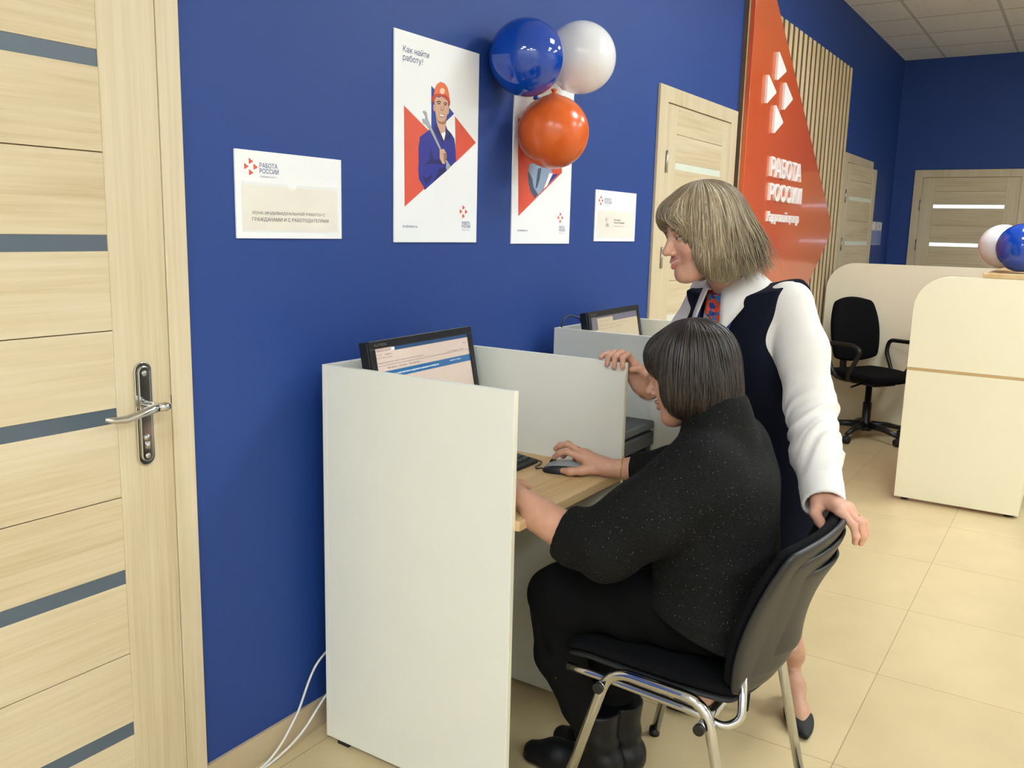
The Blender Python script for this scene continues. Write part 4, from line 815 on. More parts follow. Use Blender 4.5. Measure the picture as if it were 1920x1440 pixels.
def strands(field, n, root, az_rng, pol0, pol1, seed, rad=(0.0016, 0.0035), flick=None, lift=0.0015, sway=0.25, c=None, steps=14, seamaz=PI, outw=0.0):
    """tapered locks that run from the crown down over the hair volume"""
    rs = np.random.RandomState(seed); c = np.zeros(3) if c is None else np.asarray(c, float)
    ax = np.asarray(root, float); ax /= np.linalg.norm(ax); e1 = A_(1, 0, 0) - ax[0] * ax; e1 /= np.linalg.norm(e1); e2 = np.cross(ax, e1)
    az = rs.uniform(*az_rng, n); p0 = rs.uniform(pol0[0], pol0[1], n); p1 = (pol1(az) if callable(pol1) else np.full(n, pol1)) + rs.normal(0, 0.07, n)
    p1 = np.maximum(p1, p0 + 0.3); sw = rs.normal(0, sway, n); ph = rs.rand(n) * 6.28; lf = lift + rs.rand(n) * 0.004; ra = rs.uniform(*rad, n)
    t = np.linspace(0, 1, steps); pol = p0[:, None] + (p1 - p0)[:, None] * t; aa = az[:, None] + sw[:, None] * t ** 2 * 0.5 + 0.03 * np.sin(4 * t + ph[:, None])
    D = np.cos(pol)[..., None] * ax + np.sin(pol)[..., None] * (np.cos(aa)[..., None] * e1 + np.sin(aa)[..., None] * e2)
    R = ray_r(field, D.reshape(-1, 3), c=c).reshape(n, steps)
    R = R + lf[:, None] * np.sin(np.clip(t * 1.2, 0, 1) * PI * 0.55) + outw * t ** 4 * rs.rand(n)[:, None]
    # keep radius changes gentle along a lock
    for i in range(1, steps): R[:, i] = np.maximum(R[:, i], R[:, i - 1] - 0.022)
    P = c + D * R[..., None]
    if flick is not None: P = P + flick(P, t, rs.rand(n))
    m = 5; T = np.gradient(P, axis=1); T /= np.linalg.norm(T, axis=-1, keepdims=True) + 1e-9
    O = D / np.linalg.norm(D, axis=-1, keepdims=True); N1 = np.cross(T, O); N1 /= np.linalg.norm(N1, axis=-1, keepdims=True) + 1e-9; N2 = np.cross(N1, T)
    rr = ra[:, None] * np.clip(np.minimum(0.35 + t * 2.5, (1.02 - t) * 2.2), 0.06, 1)
    q = 2 * PI * np.arange(m) / m
    V = P[:, :, None, :] + rr[..., None, None] * (np.cos(q)[:, None] * N1[:, :, None, :] * 1.7 + np.sin(q)[:, None] * N2[:, :, None, :] * 0.6)
    idx = np.arange(n * steps * m).reshape(n, steps, m)
    a = idx[:, :-1, :]; b = np.roll(a, -1, 2); c2 = np.roll(idx[:, 1:, :], -1, 2); d = idx[:, 1:, :]
    F = np.stack([a, b, c2, d], -1).reshape(-1, 4)
    fl = np.stack([np.repeat(az[:, None], steps, 1) + rs.rand(n)[:, None] * 0.3, pol, np.repeat(rs.rand(n)[:, None], steps, 1)], -1)
    return V.reshape(-1, 3), F, None, np.repeat(fl.reshape(-1, 3), m, 0)
def flow_of(V, root):
    ax = np.asarray(root, float); ax /= np.linalg.norm(ax); e1 = A_(1, 0, 0) - ax[0] * ax; e1 /= np.linalg.norm(e1); e2 = np.cross(ax, e1)
    u = V / (np.linalg.norm(V, axis=1, keepdims=True) + 1e-9); return np.stack([np.arctan2(u @ e2, u @ e1), np.arccos(np.clip(u @ ax, -1, 1)), np.zeros(len(V))], -1)
def hand_sdf(wrist, fore, fore_r, knuckles, fingers, thumb, palm_n, fr=0.0082):
    """fore: elbow-side points (list) ; knuckles: 4 points; fingers: 4 lists of joints after the knuckle; thumb: list of joints starting in the palm"""
    wrist = np.asarray(wrist, float)
    def f(P):
        d = chain(P, list(fore) + [wrist], list(fore_r) + [0.0245], 0.02)
        for i, k in enumerate(knuckles): d = smin(d, cone(P, wrist + (np.asarray(k) - wrist) * 0.12, k, 0.0165, 0.0120 - 0.0008 * (i == 3)), 0.016)
        for i in range(3): d = smin(d, cone(P, knuckles[i], knuckles[i + 1], 0.0105, 0.010), 0.010)
        for i, fg in enumerate(fingers):
            r = fr * (1, 1.04, 1.0, 0.88)[i]; pts = [knuckles[i]] + list(fg); rs_ = [r * 1.22, r * 1.08, r * 0.98, r * 0.84][:len(pts)]
            fd = chain(P, pts, rs_, 0.004)
            for j in range(1, len(pts) - 1): fd = smin(fd, ball(P, pts[j], rs_[j] * 1.04), 0.003)
            d = smin(d, fd, 0.006)
        tr = [0.0185, 0.0125, 0.0105, 0.0085][:len(thumb)]
        return smin(d, chain(P, thumb, tr, 0.008), 0.012)
    pts = np.array([wrist] + [np.asarray(p, float) for p in fore] + [np.asarray(k, float) for k in knuckles] + [np.asarray(p, float) for g in fingers for p in g] + [np.asarray(p, float) for p in thumb])
    m = max(max(fore_r), 0.03) + 0.012
    return f, pts.min(0) - m, pts.max(0) + m
def hand_piece(res, *a, **k):
    f, lo, hi = hand_sdf(*a, **k); V, F = surfnet(f, lo, hi, res)
    T = np.tile(SKIN_LIN, (len(V), 1))
    for g in a[4]:
        tip = np.asarray(g[-1]); w = np.clip(1 - np.linalg.norm(V - tip, axis=1) / 0.016, 0, 1)[:, None] * 0.45; T = T * (1 - w) + np.array(lin('C98878')) * w
    for kk in a[3]:
        w = np.clip(1 - np.linalg.norm(V - np.asarray(kk), axis=1) / 0.014, 0, 1)[:, None] * 0.25; T = T * (1 - w) + np.array(lin('C98878')) * w
    return V, F, T
def nail(parent, tip, nrm, along, org, w=0.0052, l=0.0072):
    n = Vector(nrm).normalized(); a = Vector(along); a = (a - n * a.dot(n)).normalized(); s = a.cross(n); mb = MB(); vs = []
    for i in range(5):
        for j in range(5):
            u, v = (i / 2 - 1), (j / 2 - 1); p = Vector(tip) + a * (u * l * math.sqrt(1 - .3 * v * v)) + s * (v * w * math.sqrt(1 - .3 * u * u)) - n * (0.0022 * v * v + 0.0008 * u * u); vs.append(tuple(p - Vector(org)))
    mb.add(vs, [(i * 5 + j, i * 5 + j + 1, i * 5 + j + 6, i * 5 + j + 5) for i in range(4) for j in range(4)], True)
    return mb.build('fingernail', NAIL, parent)
NAIL = M('fingernail', 'DDAA9C', 0.25)
def ring_at(parent, c, ax, r, tube, mat, name, org):
    a = Vector(ax).normalized(); q = Vector((0, 0, 1)).rotation_difference(a)
    return MB().tube([tuple(Vector(c) - Vector(org) + q @ Vector((r * math.cos(t), r * math.sin(t), 0))) for t in [2 * PI * i / 28 for i in range(28)]], tube, 8, close=True).build(name, mat, parent)
GOLD = M('gold', 'D9A860', 0.2, 1.0)
# ================================================================ seated woman
W1O = (1.93, -1.03, 0.0)
w1 = thing('person', 'seated woman in a glittery dark sweater with a short brown bob, working with the mouse', 'person', W1O)
def knit_mat():
    m, nt, b = newmat('charcoal_glitter_knit'); b.inputs['Roughness'].default_value = 0.85; b.inputs['Specular IOR Level'].default_value = 0.15
    nz = noise_node(nt, nscale=260, detail=3); r = ramp(nt, nz.outputs['Fac'], [(0.3, '0C0C0B'), (0.55, '151514'), (0.8, '292927')])
    tc = nt.nodes.new('ShaderNodeTexCoord'); vo = nt.nodes.new('ShaderNodeTexVoronoi'); vo.inputs['Scale'].default_value = 210; nt.links.new(tc.outputs['Object'], vo.inputs['Vector'])
    sep = nt.nodes.new('ShaderNodeSeparateColor'); nt.links.new(vo.outputs['Color'], sep.inputs[0])
    gt = nt.nodes.new('ShaderNodeMath'); gt.operation = 'GREATER_THAN'; gt.inputs[1].default_value = 0.86; nt.links.new(sep.outputs[0], gt.inputs[0])
    lt = nt.nodes.new('ShaderNodeMath'); lt.operation = 'LESS_THAN'; lt.inputs[1].default_value = 0.17; nt.links.new(vo.outputs['Distance'], lt.inputs[0])
    mu = nt.nodes.new('ShaderNodeMath'); mu.operation = 'MULTIPLY'; nt.links.new(gt.outputs[0], mu.inputs[0]); nt.links.new(lt.outputs[0], mu.inputs[1])
    mx = nt.nodes.new('ShaderNodeMix'); mx.data_type = 'RGBA'; nt.links.new(mu.outputs[0], mx.inputs[0]); nt.links.new(r.outputs['Color'], mx.inputs[6]); mx.inputs[7].default_value = (0.38, 0.38, 0.36, 1)
    nt.links.new(mx.outputs[2], b.inputs['Base Color']); nt.links.new(mu.outputs[0], b.inputs['Metallic'])
    bump(nt, b, noise_node(nt, nscale=420, detail=2).outputs['Fac'], 0.35, 0.002); return m
KNIT = knit_mat(); BLKCLOTH = M('black_jersey', '070707', 0.95, spec=0.15, var=0.15, vs=30, bumps=0.15, bscale=600); BLKTIGHT = M('black_leggings', '060606', 0.9, spec=0.2, bumps=0.1, bscale=700)
BOOT = M('black_leather', '0B0B0E', 0.42, spec=0.3, bumps=0.12, bscale=160); NAVYSATIN = M('navy_satin_band', '10121C', 0.45)
tor1 = Loft((1.93, -1.07, 0.47), (0, 0.035, 0.52), (0, 1, 0), [(-0.02, .222, .158, 0, .0), (0.05, .218, .160, 0, .0), (.12, .205, .15, 0, .005), (.22, .192, .138, 0, .005), (.32, .190, .130, 0, .0), (.40, .188, .115, 0, -.005), (.455, .150, .095, 0, .005), (.500, .098, .086, 0, .004), (.555, .075, .076, 0, .010), (.590, .066, .066, 0, .014)], 2.2)
SL = [A_(1.80, -1.035, .905), A_(1.715, -.955, .80), A_(1.672, -.875, .725), A_(1.690, -.800, .722), A_(1.705, -.74, .737)]
SR = [A_(2.06, -1.02, .905), A_(2.135, -.94, .83), A_(2.150, -.86, .785), A_(2.118, -.73, .783)]
cutL = A_(1.694, -.772, .731); dirL = A_(.12, .62, .16); dirL /= np.linalg.norm(dirL)
def sweater(P):
    d = tor1(P)
    aL = chain(P, SL, [.085, .086, .074, .060, .054], .03); aL = smax(aL, (P - cutL) @ dirL, .004)
    aR = chain(P, SR, [.085, .080, .070, .043], .03); aR = smax(aR, (P - SR[-1]) @ A_(-.25, .97, 0), .004)
    d = smin(d, aL, .05); d = smin(d, aR, .05)
    hem = 0.512 + (P[:, 1] + 1.15) * 0.34 + .007 * np.sin(P[:, 0] * 23 + 1)
    h = P[:, 2]; low = np.clip((0.78 - h) / 0.14, 0, 1) * np.clip((h - hem) / .03, 0.25, 1); wv = wav(P, 13, 31)
    fold = .0090 * low * (np.abs(np.sin((h + .30 * (P[:, 1] + 1.05)) * 38 + 2.4 * wv)) ** .8 - .5) + .0080 * wav(P @ np.array([[1, .2, .3], [0, 1, .5], [.2, .1, .7]]), 20, 3) + .0030 * wav(P * A_(1, 1, .45), 40, 5)
    d = d + fold * 1.0
    return smax(d, hem - h, .008)
V, F = surfnet(sweater, (1.56, -1.27, .46), (2.26, -.66, 1.09), 0.0048)
gmesh('sweater', [(V, F)], KNIT, w1, org=W1O)
nbase = A_(1.93, -1.035, .985)
def band(P):
    q = P - A_(1.93, -1.030, .984); ax = A_(0, .28, .96); h = q @ ax; rad = np.linalg.norm(q - h[:, None] * ax, axis=1)
    return np.maximum(np.abs(rad - .060 + h * .10) - .004, np.maximum(np.abs(h - .002) - .014, -1.0 - P[:, 1])) - .002
V, F = surfnet(band, (1.83, -1.13, .93), (2.03, -.93, 1.05), 0.003); gmesh('neck_band', [(V, F)], NAVYSATIN, w1, org=W1O)
TH = [(A_(1.845, -1.03, .555), A_(1.788, -.712, .535)), (A_(2.015, -1.03, .555), A_(1.995, -.712, .540))]
def skirt1(P):
    d = ell(P, (1.93, -1.055, .575), (.186, .144, .115))
    a = cone(P, TH[0][0], TH[0][1], .088, .076); b = cone(P, TH[1][0], TH[1][1], .088, .076)
    d = smin(d, smin(a, b, .07), .05)
    for k in (TH[0][1], TH[1][1]): d = smin(d, cone(P, k, k + A_(0.01, -.01, -.10), .072, .062), .02)
    d = d + .004 * wav(P, 22, 8) + .003 * np.sin((P[:, 0] * .4 + P[:, 1] - P[:, 2] * .6) * 60 + 2 * np.sin(P[:, 0] * 12))
    return smax(d, .458 - P[:, 2] - np.clip((P[:, 1] + .80) * 4, 0, 1) * .2, .012)
V, F = surfnet(skirt1, (1.66, -1.26, .38), (2.18, -.60, .73), 0.0055); gmesh('skirt', [(V, F)], BLKCLOTH, w1, org=W1O)
LEG = [[A_(1.790, -.700, .50), A_(1.826, -.69, .36), A_(1.857, -.738, .216), A_(1.888, -.775, .11)], [A_(1.990, -.700, .50), A_(1.972, -.735, .34), A_(1.960, -.785, .22), A_(1.955, -.80, .11)]]
def legs1(P): return np.minimum(chain(P, LEG[0], [.070, .062, .047, .036], .02), chain(P, LEG[1], [.070, .060, .048, .036], .02)) + .0012 * wav(P, 40, 2)
V, F = surfnet(legs1, (1.70, -.88, .07), (2.08, -.60, .59), 0.0048); gmesh('leggings', [(V, F)], BLKTIGHT, w1, org=W1O)
def boot(k, ank, d):
    ank = A_(*ank); d = A_(*d, 0); d /= np.linalg.norm(d); gnd = A_(ank[0], ank[1], 0)
    def f(P):
        sh = chain(P, [ank + A_(0, 0, .10), ank + A_(0, 0, .02), gnd - d * .028 + A_(0, 0, .065)], [.060, .050, .046], .02)
        ft = smin(cone(P, gnd - d * .025 + A_(0, 0, .05), gnd + d * .12 + A_(0, 0, .04), .042, .040), cone(P, gnd + d * .11 + A_(0, 0, .037), gnd + d * .175 + A_(0, 0, .032), .040, .029), .02)
        u = smin(sh, ft, .03) + .0022 * np.sin(P[:, 2] * 130 + 2 * wav(P, 25, k)) * np.clip((.20 - P[:, 2]) * 9, 0, 1) * np.clip((P[:, 2] - .05) * 20, 0, 1)
        u = np.maximum(u, .022 - P[:, 2]); u = smax(u, P[:, 2] - (ank[2] + .095), .006)
        sole = np.maximum(ft - .004, np.maximum(P[:, 2] - .024, .002 - P[:, 2])); heel = np.maximum(np.maximum(ft - .002, P[:, 2] - .03), (P - gnd) @ d - .005)
        return np.minimum(u, sole)
    V, F = surfnet(f, ank - A_(.26, .26, .14), ank + A_(.26, .28, .13), 0.0042); return gmesh('boot', [(V, F)], BOOT, w1, org=W1O)
bL = boot(1, (1.885, -.775, .115), (-.12, 1)); boot(2, (1.958, -.805, .115), (.08, 1))
MB().tube([(1.7725 + .10 * a * -1 - W1O[0], -.702 + a - W1O[1], .330 + b) for a, b in ((.012, -.004), (-.008, .013), (-.009, -.012))], .0011, 6, close=True).build('triangle_badge', STEEL, w1)
# body: head and neck, forearms and hands, hidden core
H1O = A_(1.93, -.955, 1.098); H1R = frame((-.10, .96, -.22), (0, .2, .98))
SKIN_LIN = np.array(lin('C9987E'))
head1 = make_head(H1O, H1R, [H1O + H1R @ A_(-.02, 0, -.05), A_(1.93, -1.02, .99), A_(1.93, -1.035, .95)], [.055, .056, .062], lips='C28C78', brow='4A382C', white='B98C74', iris='5A4032')
mX, mY = 2.065, -.545
handR = hand_piece(0.0024, (2.092, -.672, .783), [A_(2.118, -.74, .787), A_(2.15, -.86, .785)], [.030, .042],
    [A_(2.068, -.598, .806), A_(2.085, -.592, .812), A_(2.102, -.596, .808), A_(2.117, -.606, .799)],
    [[A_(2.052, -.562, .820), A_(2.049, -.541, .811), A_(2.050, -.526, .798)], [A_(2.082, -.550, .832), A_(2.079, -.528, .826), A_(2.078, -.513, .814)], [A_(2.103, -.560, .818), A_(2.101, -.538, .804), A_(2.099, -.526, .789)], [A_(2.122, -.578, .805), A_(2.120, -.560, .790), A_(2.117, -.550, .776)]],
    [A_(2.080, -.648, .782), A_(2.052, -.612, .774), A_(2.038, -.584, .769), A_(2.041, -.560, .767)], None)
handL = hand_piece(0.0026, (1.712, -.605, .797), [A_(1.700, -.690, .752), A_(1.678, -.83, .722)], [.0375, .044],
    [A_(1.700, -.535, .815), A_(1.718, -.530, .820), A_(1.736, -.534, .818), A_(1.752, -.545, .812)],
    [[A_(1.702, -.497, .812), A_(1.706, -.475, .798), A_(1.710, -.465, .783)], [A_(1.722, -.488, .815), A_(1.725, -.465, .800), A_(1.727, -.455, .784)], [A_(1.742, -.494, .813), A_(1.745, -.472, .799), A_(1.746, -.462, .784)], [A_(1.760, -.510, .806), A_(1.763, -.492, .793), A_(1.764, -.484, .780)]],
    [A_(1.722, -.600, .800), A_(1.745, -.585, .806), A_(1.760, -.600, .803), A_(1.768, -.616, .797)], None)
def core1(P): return smin(smax(tor1(P, -.03), .62 - P[:, 2], .02), smin(cone(P, TH[0][0], TH[0][1], .075, .05), cone(P, TH[1][0], TH[1][1], .075, .05), .03), .03)
V, F = surfnet(core1, (1.68, -1.22, .44), (2.18, -.64, 1.0), 0.010)
gmesh('body', [head1, handR, handL, (V, F, None)], SKINM, w1, org=W1O)
ring_at(w1, (2.108, -.708, .785), (-.3, .95, 0), .0325, .0012, GOLD, 'bracelet', W1O)
ring_at(w1, (2.088, -.578, .819), (0, .9, .35), .0098, .0013, GOLD, 'ring', W1O)
# hair
def hair1(P):
    S = P.copy(); S[:, 1] = np.abs(S[:, 1])
    d = ell(S, (-.012, 0, .034), (.102, .083, .092))
    d = smin(d, ell(S, (-.010, .058, -.035), (.070, .032, .078)), .025)
    d = smin(d, ell(S, (-.064, 0, -.036), (.048, .062, .092)), .03)
    d = smin(d, ell(S, (.060, 0, .044), (.041, .066, .050)), .02)
    d = smax(d, -ell(S, (.140, 0, -.085), (.092, .067, .086)), .014)
    d = smax(d, -ell(S, (.02, 0, -.09), (.075, .05, .05)), .01)
    return d
root1 = (-.18, 0.05, 1.0)
def bobfield(f, root, n, amp, seed):
    def g(P):
        fl = flow_of(P, root); return f(P) + amp * np.sin(fl[:, 0] * n + 2.2 * np.sin(fl[:, 1] * 2.3 + seed)) * np.clip(fl[:, 1], 0, 1) + amp * .6 * np.sin(fl[:, 0] * n * 2.3 + fl[:, 1] * 2 + seed)
    return g
hf = bobfield(hair1, root1, 17, .0010, 1.0)
V, F = surfnet(hf, (-.16, -.13, -.15), (.14, .13, .15), 0.0035)
fl = flow_of(V, root1)
sst = lambda x, a, b: (lambda t: t * t * (3 - 2 * t))(np.clip((x - a) / (b - a), 0, 1))
pol1 = lambda az: 1.50 + 0.92 * sst(np.abs(az), .55, 1.0) - 0.12 * sst(np.abs(az), 2.4, 3.0)
st = strands(hair1, 900, root1, (-PI, PI), (.05, .9), pol1, 11, (.0008, .0019), sway=.22, lift=.0006)
st2 = strands(hair1, 600, root1, (-PI, PI), (1.0, 1.7), lambda az: pol1(az) + .07, 12, (.0007, .0017), sway=.3, lift=.0006)
HAIR1 = hair_mat('dark_brown_hair', '120D0A', '241B15', '3B2E24', 0.38)
gmesh('hair', [(place(v, H1O, H1R), f, None, l) for v, f, l in ((V, F, fl), (st[0], st[1], st[3]), (st2[0], st2[1], st2[3]))], HAIR1, w1, org=W1O)

# ================================================================ standing woman
W2O = (2.50, -.96, 0.0)
w2 = thing('person', 'standing blond woman in navy vest and white shirt, one hand on the chair back', 'person', W2O)
SKIN_LIN = np.array(lin('D2A088'))
F2 = A_(-.871, .49, 0); UP2 = A_(-.125, .10, .45)
tor2 = Loft((2.505, -.985, .84), UP2, F2, [(-.14, .178, .118, 0, 0), (-.06, .182, .122, 0, 0), (.02, .172, .118, 0, 0), (.12, .152, .104, 0, .0), (.22, .162, .112, 0, .012), (.31, .172, .118, 0, .018), (.385, .170, .092, 0, .006), (.425, .135, .07, 0, .0), (.455, .085, .06, 0, .0), (.49, .060, .055, 0, .005)], 2.3)
SHL = A_(2.372, -1.045, 1.232); SHR = A_(2.528, -.768, 1.248)
AL = [SHL, A_(2.330, -1.10, 1.12), A_(2.272, -1.150, .99), A_(2.155, -1.200, .90), A_(2.056, -1.243, .834)]
AR = [SHR, A_(2.52, -.71, 1.12), A_(2.490, -.685, 1.0), A_(2.40, -.682, .990), A_(2.350, -.682, .983)]
SHIRT = M('white_shirt_cotton', 'DFD9D4', 0.75, bumps=0.08, bscale=900, sheen=0.2); VEST = M('navy_wool', '0F1220', 0.9, spec=0.15, bumps=0.15, bscale=700); VESTS = M('navy_skirt_wool', '0E1120', 0.9, spec=0.15, bumps=0.15, bscale=700)
def armfold(P, a, b, seed):
    ab = np.asarray(b) - a; L = np.linalg.norm(ab); u = ab / L; s = (P - a) @ u; q = P - a - s[:, None] * u
    e = np.exp(-((s - L * .66) / (L * .24)) ** 2); ph = s * 46 + q @ A_(22, -26, 16) + 1.9 * wav(P, 17, seed)
    return e * (.0075 * (np.abs(np.sin(ph)) ** .7 - .6) + .0035 * (np.abs(np.sin(ph * 1.7 + 1.3)) - .6)) + .0022 * wav(P, 26, seed + 1)
def shirt(P):
    d = tor2(P, -.010)
    aL = chain(P, AL, [.066, .064, .061, .057, .050], .03) + armfold(P, AL[0], AL[-1], 3)
    aR = chain(P, AR, [.060, .056, .056, .052, .046], .03) + armfold(P, AR[0], AR[-1], 5)
    for a, arm, r in (('L', AL, .0475), ('R', AR, .042)):
        e = arm[-1]; dr = arm[-1] - arm[-2]; dr = dr / np.linalg.norm(dr); x = (P - e) @ dr
        if a == 'L': aL = smax(aL, x + .012, .006)
        else: aR = smax(aR, x + .012, .006)
    d = smin(d, aL, .010); d = smin(d, aR, .010)
    h, l, f = tor2.loc(P)
    return smax(d, -(h + .10), .01)
V, F = surfnet(shirt, (2.0, -1.36, .72), (2.72, -.56, 1.36), 0.0046); gmesh('shirt', [(V, F)], SHIRT, w2, org=W2O)
def cuff(arm, r0, r1, name):
    dr = arm[-1] - arm[-2]; dr = dr / np.linalg.norm(dr); e = arm[-1]
    def f(P):
        x = (P - e) @ dr; q = np.linalg.norm(P - e - x[:, None] * dr, axis=1)
        return np.maximum(np.abs(q - (r0 + (r1 - r0) * (x + .02) / .055)) - .0022, np.abs(x - .012) - .030) - .0015
    V, F = surfnet(f, e - .10, e + .10, 0.003); return gmesh(name, [(V, F)], SHIRT, w2, org=W2O)
cL = cuff(AL, .0475, .0455, 'cuff'); cuff(AR, .042, .040, 'cuff')
def vest(P):
    d = tor2(P, .009) + .0016 * wav(P, 18, 4); h, l, f = tor2.loc(P)
    for s, sh in ((1, SHL), (-1, SHR)):
        d = smin(d, chain(P, [tor2.at(.40, s * .07, 0), sh + tor2.u * .004], [.066, .076], .02), .02)
        q = P - sh; x = q @ tor2.l * s; dz = q @ tor2.u; d = smax(d, x - .022 + .012 * np.exp(-((dz + .065) / .055) ** 2) - 1.2 * np.maximum(-dz - .13, 0), .005)
    vee = np.maximum(np.abs(l) - (h - .19) * .33, -f); d = smax(d, -vee, .004)
    d = smax(d, h - .452 - .25 * np.abs(l) * 0, .004); d = smax(d, -ball(P, tor2.at(.475, 0, .01), .078), .004)
    return smax(d, -(h + .075), .006)
V, F = surfnet(vest, (2.22, -1.28, .68), (2.76, -.68, 1.36), 0.0042); gmesh('vest', [(V, F)], VEST, w2, org=W2O)
sk2 = Loft((2.525, -1.0, .44), (-.02, .012, .42), F2, [(0, .165, .125, 0, 0), (.12, .178, .130, 0, 0), (.26, .186, .130, 0, 0), (.38, .182, .124, 0, 0), (.46, .165, .112, 0, 0)], 2.2)
V, F = surfnet(lambda P: sk2(P, .004, k=.006) + .0025 * wav(P * A_(1, 1, .4), 26, 6), (2.28, -1.25, .42), (2.78, -.76, .94), 0.0052); gmesh('skirt', [(V, F)], VESTS, w2, org=W2O)
# collar, scarf, lanyard
def collar():
    n = 40; vs = []
    C0 = tor2.at(.455, 0, .004)
    for i in range(n + 1):
        a = math.radians(24 + 312 * i / n); e = 1 - min(i, n - i) / (n / 2); tipw = max(0, (e - .72) / .28) ** 1.3
        dr = tor2.f * math.cos(a) * 1.0 + tor2.l * math.sin(a)
        vs += [C0 + dr * .058 + tor2.u * (.034 - .016 * tipw), C0 + dr * .068 + tor2.u * (.040 - .018 * tipw), C0 + dr * (.094 + .012 * tipw) + tor2.u * (.004 - .030 * tipw), C0 + dr * (.108 + .036 * tipw) + tor2.u * (-.018 - .062 * tipw)]
    mb = MB(); mb.add([tuple(v - np.array(W2O)) for v in vs], [(i * 4 + j, i * 4 + j + 1, i * 4 + j + 5, i * 4 + j + 4) for i in range(n) for j in range(3)], True)
    o = mb.build('collar', SHIRT, w2); s = o.modifiers.new('solid', 'SOLIDIFY'); s.thickness = .003; s.offset = 0; return o
collar()
def scarf_mat():
    m, nt, b = newmat('orange_blue_print_silk'); tc = nt.nodes.new('ShaderNodeTexCoord'); vo = nt.nodes.new('ShaderNodeTexVoronoi'); vo.inputs['Scale'].default_value = 62; vo.feature = 'F1'; vo.distance = 'MANHATTAN'
    nt.links.new(tc.outputs['Object'], vo.inputs['Vector']); sep = nt.nodes.new('ShaderNodeSeparateColor'); nt.links.new(vo.outputs['Color'], sep.inputs[0])
    r = ramp(nt, sep.outputs[0], [(0.0, 'E0501F'), (0.48, '2F77BE'), (0.80, '1D3F86')]); r.color_ramp.interpolation = 'CONSTANT'
    nt.links.new(r.outputs['Color'], b.inputs['Base Color']); b.inputs['Roughness'].default_value = 0.4; return m
SC0 = tor2.at(.455, 0, .004)
def scarf(P):
    h, l, f = tor2.loc(P); hh = h - .470; rad = np.sqrt(l * l + f * f)
    loop = np.maximum(np.abs(rad - .060) - .007, np.abs(hh + .012 + f * .25) - .016) - .003
    k = tor2.at(.392, .002, .082); d = loop
    for s in (-1, 1): d = smin(d, chain(P, [tor2.at(.450, s * .046, .048), tor2.at(.415, s * .020, .080), k], [.013, .013, .016], .01), .008)
    d = smin(d, ball(P, k, .020), .012)
    for s, ll in ((-1, .115), (1, .100)):
        e = tor2.at(.392 - ll, s * .028, .135); q = chain(P, [k, (k + e) / 2 + tor2.f * .012, e], [.012, .021, .026], .01)
        fl_ = np.abs((P - k) @ tor2.f - .052 * np.clip(((k - P) @ tor2.u) / ll, 0, 1)) - .010; d = smin(d, smax(q, fl_, .006), .008)
    return d + .0022 * wav(P, 60, 9)
V, F = surfnet(scarf, (2.18, -1.05, 1.05), (2.46, -.70, 1.36), 0.0032); gmesh('scarf', [(V, F)], scarf_mat(), w2, org=W2O)
def on_front(h, l):     # a point just over the shirt front
    g = [np.interp(h, x, v) for x, v in tor2.t]; return tor2.at(h, l, g[3] + g[1] * max(0, 1 - (abs(l) / g[0]) ** 2.3) ** (1 / 2.3) + .010)
for s in (-1, 1): MB().tube([tuple(p - np.array(W2O)) for p in [on_front(.445 - .27 * t, s * (.082 - .080 * t)) for t in np.linspace(0, 1, 14)]], .0045, 8).build('lanyard', M('blue_ribbon', '263C8C', 0.6), w2)
